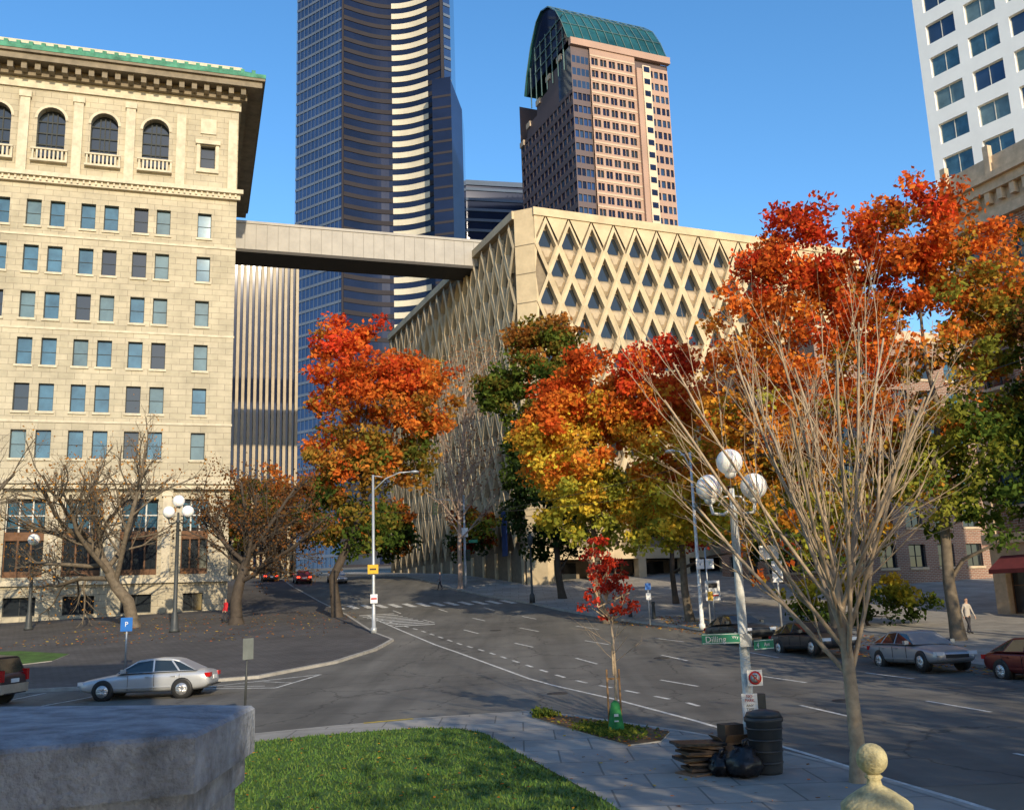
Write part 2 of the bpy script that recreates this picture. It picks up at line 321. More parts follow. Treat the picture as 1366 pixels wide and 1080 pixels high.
    mb.box(x0,.2,-.2,30,50.2,51.1,stone_tr)
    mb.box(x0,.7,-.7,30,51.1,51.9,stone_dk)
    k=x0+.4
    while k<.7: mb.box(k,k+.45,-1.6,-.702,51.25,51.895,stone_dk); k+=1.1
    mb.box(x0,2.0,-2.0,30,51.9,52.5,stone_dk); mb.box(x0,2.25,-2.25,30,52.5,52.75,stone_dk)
    mb.prism([(x0,-2.3),(2.3,-2.3),(2.3,30),(x0,30)],52.75,53.15,copper)
    mb.face([(x0,-2.2,53.15),(2.2,-2.2,53.15),(.2,0,54.6),(x0,0,54.6)],copper); mb.face([(2.2,-2.2,53.15),(2.2,30,53.15),(.2,30,54.6),(.2,0,54.6)],copper)
    k=x0
    while k<2: mb.box(k,k+.35,-2.25,-1.95,53.15,53.5,copper); k+=1.0
    mb.box(x0,.2,0,30,54.6,54.9,stone_tr)
    mb.T=Matrix(((0,-1,0,0),(1,0,0,0),(0,0,1,0),(0,0,0,1)))
    wall(mb,0,30,2,50.2,[(2.5+i*3,3.9+i*3) for i in range(9)],[(z-1.2,z+1.2) for z in [9,13]+zc+[46]],.38,stone,gls,frame_dk,(1,2),fw=.06)
    mb.T=None
    mb.face([(x0,30,2),(0,30,2),(0,30,50.2),(x0,30,50.2)],stone); mb.face([(x0,0,2),(x0,30,2),(x0,30,50.2),(x0,0,50.2)],stone)
    mb.obj('courthouse_building',(-25,85,0),math.atan2(.31,.95))
courthouse()
# ------------------------------------------------------------------ administration building (diamond lattice)
def admin():
    mb=MB()
    W,Hd=2.75,6.4
    def lattice(x0,x1,z0,z1):
        rows=int((z1-z0)/(Hd/2))
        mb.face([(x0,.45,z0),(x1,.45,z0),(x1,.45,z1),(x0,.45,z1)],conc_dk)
        nc=int((x1-x0)/W)
        w=(x1-x0)/nc
        for j in range(rows):
            cz=z1-Hd/2-j*Hd/2
            if cz-Hd/2<z0-.01: break
            for i in range(nc+(0 if j%2==0 else -1)):
                cx=x0+w*(i+.5)+(w/2 if j%2 else 0)
                o=[(cx,cz+Hd/2),(cx-w/2,cz),(cx,cz-Hd/2),(cx+w/2,cz)]; k=.76
                n_=[(cx+(x-cx)*k,cz+(z-cz)*k) for x,z in o]
                for a in range(4):
                    b=(a+1)%4
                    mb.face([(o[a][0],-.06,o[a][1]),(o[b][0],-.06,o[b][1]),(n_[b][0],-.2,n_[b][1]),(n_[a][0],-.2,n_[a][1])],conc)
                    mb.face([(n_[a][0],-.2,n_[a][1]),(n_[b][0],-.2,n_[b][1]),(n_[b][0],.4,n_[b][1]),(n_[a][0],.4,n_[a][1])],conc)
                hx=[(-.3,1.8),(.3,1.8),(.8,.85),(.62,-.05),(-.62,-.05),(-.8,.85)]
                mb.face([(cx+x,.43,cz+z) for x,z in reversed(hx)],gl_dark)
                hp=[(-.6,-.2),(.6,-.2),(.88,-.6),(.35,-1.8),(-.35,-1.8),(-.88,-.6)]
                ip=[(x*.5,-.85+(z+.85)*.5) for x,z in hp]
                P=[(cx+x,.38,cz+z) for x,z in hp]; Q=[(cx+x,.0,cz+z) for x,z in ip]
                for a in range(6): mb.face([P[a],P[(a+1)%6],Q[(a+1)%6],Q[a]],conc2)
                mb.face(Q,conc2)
        for s_,xx in ((1,x0),(-1,x1)):
            z=z1
            while z-Hd>=z0-.01:
                mb.face([(xx,.05,z),(xx,.05,z-Hd),(xx+s_*.35,.05,z-Hd/2)],conc); z-=Hd
    zt=44.2; zb=zt-Hd/2*11
    w=44/int(44/W)
    lattice(0,44,zb,zt)
    mb.box(-.1,44.2,-.25,.5,zt,zt+.9,conc)
    for i in range(int(44/W)+1):
        x=i*w; mb.face([(max(0,x-w/2+.15),-.1,zt),(x,-.1,zt-2.6),(min(44,x+w/2-.15),-.1,zt)],conc)
    mb.T=Matrix(((0,1,0,-1.6),(-1,0,0,52),(0,0,1,0),(0,0,0,1))); lattice(0,50.4,zb,zt); mb.box(0,50.4,-.25,.5,zt,zt+.9,conc)
    mb.T=None
    mb.face([(-1.6,1.6,4),(0,0,4),(0,0,zt+.9),(-1.6,1.6,zt+.9)],conc)
    for z in np.arange(zb,zt,3.2): mb.face([(-1.62,1.55,z),(-.03,-.04,z),(-.03,-.04,z+.07),(-1.62,1.55,z+.07)],conc_dk)
    mb.box(0,44,.46,1.2,zb-1.2,zb,conc); mb.box(-1.6,0,1.7,3,zb-1.2,zb,conc)
    mb.box(2,44,4,5,3,zb-1.2,conc_dk)
    for i in range(9):
        x=i*5.3; mb.box(x,x+.9,.5,1.5,3,zb-1.2,conc)
        if i<8: mb.box(x+1.2,x+5,3.9,3.98,4,7.6,gl_dark)
    mb.box(-1.55,-1.0,2,52,3,zb,conc_dk)
    for i in range(14): mb.box(-1.75,-1.56,2+i*3.7,2.6+i*3.7,3,zb,conc)
    mb.face([(0,.4,zt+.1),(44,.4,zt+.1),(44,52,zt+.1),(-1.6,52,zt+.1),(-1.6,1.6,zt+.1)],conc_dk)
    mb.face([(44,0,3),(44,52,3),(44,52,zt+.9),(44,0,zt+.9)],conc); mb.face([(-1.6,52,3),(44,52,3),(44,52,zt+.9),(-1.6,52,zt+.9)],conc)
    for i,x in enumerate((11.5,12.9,14.2,15.5)): mb.tube([(x,9,zt),(x,9,zt+3.6)],[.4,.4],whitep,10)
    mb.box(11,16.5,8.4,9.6,zt+.1,zt+2.3,whitep)
    mb.box(-2.3,-2.2,5,6.3,8.5,13.2,mat('banner_blue',(.05,.09,.25),var=.2))
    mb.obj('administration_building',(3,98,0),R(22.8))
admin()
# sky bridge
mb=MB(); L=math.hypot(28.9,9.4)
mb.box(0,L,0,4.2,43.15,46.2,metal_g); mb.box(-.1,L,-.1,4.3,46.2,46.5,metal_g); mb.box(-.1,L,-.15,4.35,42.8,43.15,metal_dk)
k=0
while k<L: mb.box(k,k+.05,-.03,-.002,43.15,46.2,mat('bridge_seam',(.24,.23,.21),var=0)); k+=1.2
mb.obj('sky_bridge',(-30.2,101.8,0),math.atan2(9.4,28.9))
# ribbed building
mb=MB(); mb.box(0,14,0.8,20,5,58,gl_navy)
ribm=mat('rib_concrete',(.42,.35,.25),var=.15,scale=.5)
for i in range(17): mb.box(i*.86,i*.86+.42,0,.799,5,58,ribm)
mb.box(-.1,14.3,-.1,20,58,59,ribm); mb.obj('office_building',(-45.5,138,0),R(18))
# ------------------------------------------------------------------ dark tower
def tower():
    mb=MB(); Z=330; fl=4.05
    def panel(p,q,sp,gm,zt=Z,vm=None,nv=0,sh=1.5):
        z=0; p=Vector((p[0],p[1],0));q=Vector((q[0],q[1],0)); d=(q-p); n=Vector((d.y,-d.x,0)).normalized()
        mb.face([p,q,q+Vector((0,0,zt)),p+Vector((0,0,zt))],gm)
        o=n*.22
        while z<zt:
            a=Vector((0,0,z));b=Vector((0,0,min(z+sh,zt)))
            mb.face([p+o+a,q+o+a,q+o+b,p+o+b],sp); mb.face([p+b,q+b,q+o+b,p+o+b],spand_dk); mb.face([p+a,q+a,q+o+a,p+o+a],sp); z+=fl
        for i in range(nv+1):
            c=p+d*(i/max(1,nv)); e=d.normalized()*.12
            if vm: mb.face([c-e+o*1.3,c+e+o*1.3,c+e+o*1.3+Vector((0,0,zt)),c-e+o*1.3+Vector((0,0,zt))],vm)
    panel((-72,314),(-53.1,300),spand_bl,gl_blue,vm=spand_bl,nv=12,sh=.9)
    x0,x1=-53.1,-19.6; n=26; P=[]
    for i in range(n+1):
        t=i/n; P.append((x0+(x1-x0)*t,300+7.5*math.sin(math.pi*t)))
    for i in range(n):
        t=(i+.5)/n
        if .45<t<.83: panel(P[i],P[i+1],spand_refl,gl_navy,sh=2.0)  # reflected band on the curve, painted as pale spandrels
        else: panel(P[i],P[i+1],spand_dk,gl_navy,sh=1.5)
    mb.box(-53.6,-53.0,299.4,300.2,0,Z,spand_dk); mb.box(-20,-19.0,299.2,300.2,0,Z,spand_dk)
    panel((-19,300.2),(-16.8,302),spand_bl,gl_blue,sh=1)
    mb.face([(-16.8,302,0),(-16.8,330,0),(-16.8,330,Z),(-16.8,302,Z)],gl_navy); mb.face([(-72,314,0),(-72,340,0),(-72,340,Z),(-72,314,Z)],gl_navy)
    mb.face([(-72,340,0),(-16.8,330,0),(-16.8,330,Z),(-72,340,Z)],gl_navy)
    mb.face([(-72,314,Z),(-53,300,Z),(-19,300,Z),(-16.8,302,Z),(-16.8,330,Z),(-72,340,Z)],spand_dk)
    mb.prism([(-22.8,294),(-16.5,292.5),(-16.5,299),(-22.8,299.2)],0,175,gl_navy)
    mb.prism([(-16.5,292.5),(-13.2,297),(-13.2,312),(-16.5,312)],0,lambda p:174-(p[0]+16.5)*2.6,gl_blue,spand_dk)
    for k in range(1,43): z=4*k; mb.face([(-22.8,293.93,z),(-16.5,292.43,z),(-16.5,292.43,z+.8),(-22.8,293.93,z+.8)],spand_dk)
    mb.obj('glass_skyscraper')
tower()
mb=MB(); mb.box(0,32,0,25,0,163,gl_navy,spand_dk); z=60
while z<162: mb.box(-.3,32.3,-.4,-.01,z,z+1.1,spand_bl); z+=4.2
mb.box(-.3,32.3,-.5,25,163,165,spand_bl); mb.obj('office_tower',(-17.5,350,0),R(12))
# ------------------------------------------------------------------ granite tower with glass barrel roof
def tower2():
    mb=MB(); zt=166; fl=4.0; zlo=0
    rows=[(z,z+2.3) for z in np.arange(40.6,zt-3,fl)]
    wall(mb,0,6,zlo,zt,[(.3,1.5),(1.8,3.0),(3.3,4.5),(4.7,5.8)],rows,.3,pinkdk,[gl_mid,gl_navy,gl_blue])
    c=[];x=6.5
    while x<21: c+=[(x,x+1.0),(x+1.15,x+2.15)]; x+=2.95
    wall(mb,6,21.4,zlo,zt,c,rows,.4,pinkst,[gl_navy,gl_dark],y=-.6)
    for z in rows: mb.box(6.05,21.35,-.72,-.602,z[1]+.45,z[1]+1.0,creamst)
    mb.box(21.4,23.2,-1.6,1,zlo,zt-4,pinkst); mb.box(23.2,26,-2.0,1,zlo,zt-3,mat('pilaster_cream',(.62,.50,.36),var=.1,scale=.1))
    for z in rows: mb.box(23.6,25.6,-2.06,-2.002,z[0]+.2,z[1]-.3,gl_navy)
    wall(mb,26,33.3,zlo,zt-2,[(26.6,28),(28.5,29.9),(30.4,31.6),(32,33)],rows,.3,pinkst,[gl_navy,gl_mid])
    mb.face([(6,-.6,zt),(21.4,-.6,zt),(21.4,0,zt),(6,0,zt)],creamst)
    mb.T=Matrix(((0,1,0,0),(-1,0,0,38.5),(0,0,1,0),(0,0,0,1)))
    cc=[];x=.6
    while x<37: cc.append((x,x+2.1)); x+=2.75
    wall(mb,0,38.5,zlo,zt-14,cc,[r for r in rows if r[1]<zt-15],.3,pinkdk,[gl_mid,gl_navy])
    mb.T=None
    for i,(y0,y1,z1) in enumerate([(0,9,zt),(9,17,zt-2),(17,25,zt-6),(25,33,zt-10),(33,38.5,zt-14)]):
        mb.box(.02,12,y0+.01,y1,zt-14,z1,pinkdk if i else gl_mid,creamst); mb.box(-.4,6,y1-3,y1,z1-1.2,z1+.6,creamst)
    mb.box(12,33.3,.5,38.5,zt-14,zt-.1,pinkdk)
    mb.face([(33.3,0,0),(33.3,38,0),(33.3,38,zt),(33.3,0,zt)],pinkst); mb.face([(0,38.5,0),(33.3,38.5,0),(33.3,38.5,zt),(0,38.5,zt)],pinkdk)
    mb.box(-.3,34,-1.0,.5,zt,zt+2.2,pinkst)
    pr=[(0,zt+2.2),(3,zt+9),(7,zt+15.5),(12,zt+20),(17,zt+21.5),(21,zt+20),(26,zt+14),(30,zt+6),(32,zt)]
    xa,xb=-1,33.5
    rrib=mat('roof_rib',(.10,.17,.17),var=0)
    for (y0,z0),(y1,z1) in zip(pr,pr[1:]): mb.face([(xa,y0,z0),(xb,y0,z0),(xb,y1,z1),(xa,y1,z1)],gl_roof)
    mb.face([(xa+.8,y,z) for y,z in pr],gl_navy); mb.face([(xb-.3,y,z) for y,z in pr],gl_roof)
    for k in range(13):
        x=xa+(xb-xa)*k/12; mb.tube([(x,y-.15,z+.15) for y,z in pr],[.13]*len(pr),rrib,4)
    for y,z in pr[:6]: mb.tube([(xa,y-.15,z+.15),(xb,y-.15,z+.15)],[.13,.13],rrib,4)
    for y in (4,8,12,16,20,24,28): mb.box(xa+.5,xa+.78,y-.15,y+.15,zt-6,zt+8 if y in(4,28) else zt+13,rrib)
    for z in (zt+4,zt+8,zt+12): mb.box(xa+.45,xa+.7,3,26-(z-zt)*.3,z-.15,z+.15,rrib)
    for i in range(6): mb.box(14+i*2,14.4+i*2,16,16.4,zt+21,zt+22.6,creamst)
    mb.obj('granite_skyscraper',(21,262,0),math.atan2(13,30.5))
tower2()
TLm=Matrix(((0,1,0,0),(-1,0,0,0),(0,0,1,0),(0,0,0,1)))
mb=MB(); mb.T=TLm
wall(mb,0,34,5,95,[(1.3+i*5.0,5.0+i*5.0) for i in range(6)],[(z,z+2.6) for z in np.arange(12,92,4.4)],.35,whitep,[gl_mid,gl_teal,gl_blind],frame_w,(2,1),fw=.1)
mb.T=None
mb.box(.01,30,-33.9,-.01,94.9,96,whitep)
mb.face([(0,0,5),(30,0,5),(30,0,95),(0,0,95)],whitep); mb.face([(0,-34,5),(30,-34,5),(30,-34,95),(0,-34,95)],whitep)
mb.obj('white_office_tower',(52,110,0),math.atan2(.56,.83))
def brickb():
    mb=MB(); mb.T=TLm; Lb=30
    bays=[2.2+i*3.4 for i in range(8)]
    wall(mb,0,Lb,6.6,25.5,[(b-1.0,b+1.0) for b in bays],[(z,z+2.1) for z in (8.2,11.8,15.4,19.0,22.4)],.35,brick,[gl_dark,gl_teal],frame_dk,(2,2),sill=terra)
    wall(mb,0,Lb,.5,6,[(b-1.3,b+1.3) for b in bays],[(1.9,5.2)],.5,terra,[gl_dark],bronze,(2,2))
    mb.box(-.2,Lb,-.35,0,6,6.6,terra)
    mb.box(-.3,Lb,-.4,0,25.5,26.1,terra); mb.box(-.5,Lb,-.7,0,27.2,27.8,terra); mb.box(-.2,Lb,-.2,0,26.1,27.2,terra); mb.box(-.9,Lb,-1.0,0,27.8,28.2,terra); mb.box(-.1,Lb,-.1,.3,28.2,29.6,terra)
    k=0
    while k<Lb: mb.box(k,k+.35,-.6,-.201,26.5,27.197,terra); k+=.9
    awn=mat('awning_maroon',(.16,.03,.03),var=.2)
    for b in bays:
        mb.box(b-1.95,b-1.45,-.22,0,6.6,25.5,terra if b==bays[0] else brick); mb.box(b-1.2,b+1.2,-.2,0,10.4,11.0,terra); mb.box(b-1.2,b+1.2,-.2,0,14.0,14.6,terra); mb.box(b-.3,b+.3,-.3,0,21.2,21.9,terra)
        mb.box(b-1.9,b-1.5,-.35,0,28.2,30.3,terra)
        mb.face([(b-1.4,-.02,5.3),(b+1.4,-.02,5.3),(b+1.4,-1.2,4.5),(b-1.4,-1.2,4.5)],awn); mb.face([(b-1.4,-1.2,4.5),(b+1.4,-1.2,4.5),(b+1.4,-1.2,4.25),(b-1.4,-1.2,4.25)],awn)
    mb.T=None
    mb.face([(0,0,.5),(20,0,.5),(20,0,28.2),(0,0,28.2)],brick); mb.face([(.3,0,28.15),(20,0,28.15),(20,-Lb,28.15),(.3,-Lb,28.15)],conc_dk); mb.face([(0,-Lb,.5),(20,-Lb,.5),(20,-Lb,28.2),(0,-Lb,28.2)],brick)
    mb.obj('brick_or_shade_building',(28.7,60,0),math.atan2(.386,.92))
brickb()
mb=MB(); wall(mb,0,30,1,26,[(1.5+i*3.2,3.3+i*3.2) for i in range(9)],[(z,z+2) for z in (5.5,9,12.5,16,19.5,22.6)],.3,brick,[gl_dark,gl_teal],frame_dk,(2,2),sill=terra)
mb.box(-.3,30.3,-.4,0,26,27,terra); mb.T=TLm@Matrix.Translation((-18,0,0)); wall(mb,0,18,1,26,[(1.5+i*3.2,3.3+i*3.2) for i in range(5)],[(z,z+2) for z in (5.5,9,12.5,16,19.5,22.6)],.3,brick,[gl_dark],frame_dk,(2,2),sill=terra)
mb.T=None; mb.box(.02,30,.4,18,25.5,26.5,conc_dk); mb.obj('brick_or_shade_building',(27,84,0),R(20))
# unseen building behind the viewpoint, added and sized to shade pillar and plaza
mb=MB(); mb.box(-50,2.6,-20,-6.32,0,24,brick); mb.T=Matrix.Rotation(math.pi,4,'Z')@Matrix.Translation((0,6,0)); wall(mb,-2.6,50,0,24,[(-1+i*4,1+i*4) for i in range(12)],[(z,z+2) for z in (2,6,10,14,18)],.3,brick,[gl_dark],frame_dk); mb.T=None
mb.obj('brick_or_shade_building')
# ------------------------------------------------------------------ trees
bark=mat('bark',(.14,.11,.075),var=.4,scale=3,bump=.6,bs=12)
bark_lt=mat('bark_light',(.38,.29,.19),var=.35,scale=4,bump=.3,bs=15)
bark_dk=mat('bark_dark',(.06,.045,.032),var=.3,scale=3,bump=.6,bs=12)
def leaves_obj(name,C,size,cols,parent,flat=0):
    n=len(C); a=rng.normal(size=(n,3)); a/=np.linalg.norm(a,axis=1)[:,None]; b=rng.normal(size=(n,3)); b-=a*(a*b).sum(1)[:,None]; b/=np.linalg.norm(b,axis=1)[:,None]
    if flat: a[:,2]*=flat; b[:,2]*=flat
    s=size*rng.uniform(.6,1.3,size=(n,1)); a=a*s; b=b*s*.62
    V=np.stack([C+a,C+b+a*.15,C-a,C-b+a*.15],1).reshape(-1,3)
    me=bpy.data.meshes.new(name); me.vertices.add(4*n); me.vertices.foreach_set('co',V.ravel()); me.loops.add(4*n); me.loops.foreach_set('vertex_index',np.arange(4*n))
    me.polygons.add(n); me.polygons.foreach_set('loop_start',np.arange(0,4*n,4)); me.polygons.foreach_set('loop_total',np.full(n,4)); me.update(calc_edges=True)
    at=me.color_attributes.new('Col','FLOAT_COLOR','POINT'); c=np.ones((4*n,4)); c[:,:3]=np.repeat(cols,4,axis=0); at.data.foreach_set('color',c.ravel())
    me.materials.append(LEAF); o=bpy.data.objects.new(name,me); COL.objects.link(o)
    if parent: o.parent=parent
    return o
RED=(.56,.055,.022);ORG=(.70,.18,.03);AMB=(.72,.32,.04);YEL=(.66,.46,.05);YG=(.36,.36,.05);GRN=(.09,.14,.025);DGR=(.035,.06,.02);BRN=(.24,.10,.035);DRD=(.24,.035,.02);ROR=(.66,.11,.025)
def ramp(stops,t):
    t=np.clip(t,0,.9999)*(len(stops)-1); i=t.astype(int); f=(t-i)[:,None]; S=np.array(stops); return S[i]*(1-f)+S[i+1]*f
def leafy(name,base,fork,ells,ncl,npc,ls,pal,tr=.35,clr=.9,br=bark,seed=1,jit=.16,lean=0,gain=1.0):
    r=np.random.default_rng(seed); root_=root(name,base); B=Vector(base)
    wt=np.array([e[6] for e in ells],float); wt/=wt.sum(); C=[]
    for k in range(ncl):
        e=ells[r.choice(len(ells),p=wt)]; d=r.normal(size=3); d/=np.linalg.norm(d); rad=r.uniform(.25,1)**.5*r.uniform(.86,1.06)
        C.append([e[0]+d[0]*rad*e[3],e[1]+d[1]*rad*e[4],e[2]+d[2]*rad*e[5]])
    C=np.array(C); zmin,zmax=C[:,2].min(),C[:,2].max(); xmin,xmax=C[:,0].min(),C[:,0].max()
    mb=MB(); F=Vector(fork); mid=B.lerp(F,.5)+Vector((r.normal()*.15+lean,r.normal()*.15,0))
    nodes=[(mid,tr*.8),(F,tr*.65)]
    mb.tube([B-Vector((0,0,.3)),B+Vector((0,0,.15)),B.lerp(mid,.4),mid,F],[tr*1.5,tr*1.15,tr*.92,tr*.8,tr*.65],br,9)
    top=Vector((np.mean(C[:,0]),np.mean(C[:,1]),zmin+(zmax-zmin)*.8)); q=5
    L=[F]
    for i in range(1,q+1):
        x=F.lerp(top,i/q)+Vector((r.normal()*.3,r.normal()*.3,0)); L.append(x); nodes.append((x,tr*.65*(1-i/(q+.6))))
    mb.tube(L,[tr*.65*(1-i/(q+.6)) for i in range(q+1)],br,7)
    order=sorted(range(ncl),key=lambda i:(Vector(C[i])-F).length)
    for i in order[::2]:
        c=Vector(C[i]); best=None;bd=1e9
        for nd,rr in nodes:
            dd=(nd-c).length+max(0,nd.z-c.z+.5)*1.5
            if dd<bd: bd=dd;best=(nd,rr)
        nd,rr=best; ln=(c-nd).length; r0=max(.02,min(rr*.7,.035*ln+.02)); m1=nd.lerp(c,.4)+Vector((r.normal()*.1*ln,r.normal()*.1*ln,.08*ln)); m2=nd.lerp(c,.75)+Vector((r.normal()*.06*ln,r.normal()*.06*ln,.05*ln))
        mb.tube([nd,m1,m2,c],[r0,r0*.75,r0*.5,.015],br,5,cap=False); nodes+= [(m1,r0*.75),(m2,r0*.5),(c,.03)]
    mb.v=[(v[0]-B.x,v[1]-B.y,v[2]-B.z) for v in mb.v]; mb.obj('trunk',parent=root_)
    cnt=(npc*r.uniform(.5,1.5,size=ncl)).astype(int); idx=np.repeat(np.arange(ncl),cnt)
    cs=clr*r.uniform(.6,1.25,size=ncl)
    off=r.normal(size=(len(idx),3)); off/=np.linalg.norm(off,axis=1)[:,None]; off*= (r.uniform(0,1,size=(len(idx),1))**.5)*cs[idx][:,None]; off[:,2]*=.72
    P=C[idx]+off
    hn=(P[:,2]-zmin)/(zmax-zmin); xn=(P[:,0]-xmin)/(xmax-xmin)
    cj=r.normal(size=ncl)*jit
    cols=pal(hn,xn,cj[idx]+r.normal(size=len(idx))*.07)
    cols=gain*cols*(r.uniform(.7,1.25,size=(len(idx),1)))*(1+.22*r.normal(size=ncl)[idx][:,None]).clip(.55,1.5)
    leaves_obj('foliage',P-np.array(base),ls,cols.clip(0,.8),root_)
    return root_
def grow(mb,p,d,L,r,lv,P,rn,br,tips=None):
    n=P['seg']; pts=[p];rads=[r]; tips_r=r*(P['tap'] if lv<P['max'] else .35)
    for i in range(n):
        d=(d+Vector((rn.gauss(0,P['wob']),rn.gauss(0,P['wob']),rn.gauss(0,P['wob'])+P['up']*(1 if lv else 0)))).normalized()
        p=p+d*(L/n); pts.append(p); rads.append(r+(tips_r-r)*(i+1)/n)
    mb.tube(pts,rads,br,8 if r>.08 else (5 if r>.02 else 3),cap=False)
    if lv>=P['max']:
        if tips is not None: tips.append(p)
        return
    k=P['ch'][lv]
    for j in range(k):
        t=P['t0'][lv]+(1-P['t0'][lv])*(j+rn.random()*.6)/k; t=min(t,.999); i=int(t*n); f=t*n-i; q=pts[i].lerp(pts[i+1],f); rq=rads[i]+(rads[i+1]-rads[i])*f
        dd=(pts[i+1]-pts[i]).normalized()
        if lv==0:
            az=j*2.4+rn.uniform(-.4,.4); ax=Vector((math.cos(az),math.sin(az),0))
        else: ax=Vector((rn.gauss(0,1),rn.gauss(0,1),rn.gauss(0,1)))
        ax=(ax-dd*ax.dot(dd)).normalized()
        a=P['ang'][lv]*rn.uniform(.5,1.3); nd=(dd*math.cos(a)+ax*math.sin(a)).normalized()
        grow(mb,q,nd,L*P['lr'][lv]*rn.uniform(.7,1.2)*(1.15-.4*t),rq*P['rr'][lv],lv+1,P,rn,br,tips)
def bare(name,base,h,r,P,seed,br,lean=(0,0,1),tipleaf=None):
    rt=root(name,base); mb=MB(); tips=[]; rn=random.Random(seed)
    mb.tube([(0,0,-.3),(0,0,.0),(lean[0]*.3,lean[1]*.3,.5)],[r*1.8,r*1.35,r*1.02],br,9,cap=False)
    grow(mb,Vector((lean[0]*.3,lean[1]*.3,.48)),Vector(lean).normalized(),h,r,0,P,rn,br,tips); mb.obj('trunk',parent=rt)
    if tipleaf:
        n,ls,stops,sp=tipleaf; T=np.array([tuple(t) for t in tips]); r_=np.random.default_rng(seed); i=r_.integers(0,len(T),n); C=T[i]+r_.normal(size=(n,3))*sp
        leaves_obj('foliage',C,ls,ramp(stops,r_.uniform(0,1,n)),rt)
    return rt
VP=dict(seg=6,wob=.05,up=.04,max=3,tap=.55,ch=[16,7,5],t0=[.36,.12,.15],ang=[R(33),R(26),R(30)],lr=[2.1,.42,.5],rr=[.42,.5,.55])
bare('bare_tree',(5.80,17.9,g(18)+.13),3.2,.14,VP,11,bark_lt,(.06,0,1))
GP=dict(seg=5,wob=.14,up=.05,max=4,tap=.6,ch=[11,8,6,5],t0=[.42,.2,.15,.15],ang=[R(62),R(42),R(38),R(36)],lr=[1.25,.5,.48,.5],rr=[.5,.5,.5,.6])
bare('bare_tree',(-28,72,g(72)+.13),7.0,.48,GP,5,bark,(-.04,0,1),(1800,.1,[BRN,AMB,BRN],.25))
GP2=dict(GP,lr=[1.05,.52,.5,.5],ch=[10,7,6,4])
bare('bare_tree',(-20.3,71.4,g(71.4)+.13),6.0,.45,GP2,9,bark_dk,(.05,0,1),(4500,.12,[BRN,(.16,.09,.03),BRN],.4))
GP3=dict(GP,lr=[1.3,.5,.5,.5],ch=[9,7,5,4])
bare('bare_tree',(-38.5,64,g(64)+.13),7.0,.42,GP3,19,bark,(0,0,1))
SP=dict(seg=5,wob=.05,up=.06,max=3,tap=.3,ch=[38,8,4],t0=[.2,.15,.15],ang=[R(38),R(28),R(28)],lr=[.36,.42,.5],rr=[.42,.55,.6])
bare('bare_tree',(-5.7,97.5,g(97.5)+.13),20,.24,SP,4,mat('bark_pink',(.38,.27,.20),var=.2),(0,0,1),(2200,.14,[BRN,(.4,.25,.15)],.3))
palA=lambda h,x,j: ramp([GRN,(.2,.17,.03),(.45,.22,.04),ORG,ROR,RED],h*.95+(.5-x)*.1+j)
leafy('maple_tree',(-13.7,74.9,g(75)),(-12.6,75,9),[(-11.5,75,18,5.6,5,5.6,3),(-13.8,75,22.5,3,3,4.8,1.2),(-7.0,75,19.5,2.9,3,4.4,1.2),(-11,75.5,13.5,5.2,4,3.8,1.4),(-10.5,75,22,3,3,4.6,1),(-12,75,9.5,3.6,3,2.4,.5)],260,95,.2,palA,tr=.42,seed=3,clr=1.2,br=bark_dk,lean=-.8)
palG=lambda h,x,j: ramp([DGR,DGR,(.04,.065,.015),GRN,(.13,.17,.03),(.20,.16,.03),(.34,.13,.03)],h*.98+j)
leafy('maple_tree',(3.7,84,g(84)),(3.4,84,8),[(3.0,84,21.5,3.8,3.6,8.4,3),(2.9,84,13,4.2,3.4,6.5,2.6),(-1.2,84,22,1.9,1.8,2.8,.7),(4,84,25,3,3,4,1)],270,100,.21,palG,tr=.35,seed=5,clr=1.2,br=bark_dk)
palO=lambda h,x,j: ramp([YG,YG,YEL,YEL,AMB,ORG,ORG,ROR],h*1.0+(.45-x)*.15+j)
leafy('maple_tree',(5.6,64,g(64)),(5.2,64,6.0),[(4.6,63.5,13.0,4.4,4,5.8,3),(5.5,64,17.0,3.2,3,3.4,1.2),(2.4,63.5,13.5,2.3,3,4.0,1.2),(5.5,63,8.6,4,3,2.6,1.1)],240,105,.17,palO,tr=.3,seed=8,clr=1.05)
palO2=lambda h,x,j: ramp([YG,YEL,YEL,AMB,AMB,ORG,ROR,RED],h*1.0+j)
leafy('maple_tree',(10.6,62,g(62)),(10.4,62,6),[(10.3,62,13.0,4.2,4,5.4,3),(9.6,62,17,3.0,3,3.2,1.2),(8.6,61.5,8.6,4.2,3,2.8,1.4),(12.2,62,9.5,2.5,3,3,.8)],250,105,.17,palO2,tr=.3,seed=12,clr=1.05,gain=1.25)  # gain lifts these leaf colours in place of missing sunlight
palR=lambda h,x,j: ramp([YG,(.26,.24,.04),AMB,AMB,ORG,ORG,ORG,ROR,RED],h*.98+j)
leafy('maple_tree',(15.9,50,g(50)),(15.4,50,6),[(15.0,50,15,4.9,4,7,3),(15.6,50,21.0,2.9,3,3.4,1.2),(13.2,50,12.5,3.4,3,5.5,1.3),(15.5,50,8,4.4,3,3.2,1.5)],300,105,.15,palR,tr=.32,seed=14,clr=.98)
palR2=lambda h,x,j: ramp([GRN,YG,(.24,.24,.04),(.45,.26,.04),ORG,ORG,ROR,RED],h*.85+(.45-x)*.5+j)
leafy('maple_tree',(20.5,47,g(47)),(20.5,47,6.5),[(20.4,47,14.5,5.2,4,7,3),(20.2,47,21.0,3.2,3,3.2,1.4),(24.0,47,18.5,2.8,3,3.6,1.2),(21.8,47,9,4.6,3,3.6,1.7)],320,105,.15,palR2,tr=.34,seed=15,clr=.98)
palD=lambda h,x,j: ramp([DGR,DGR,GRN,(.12,.08,.02),BRN],h+j)
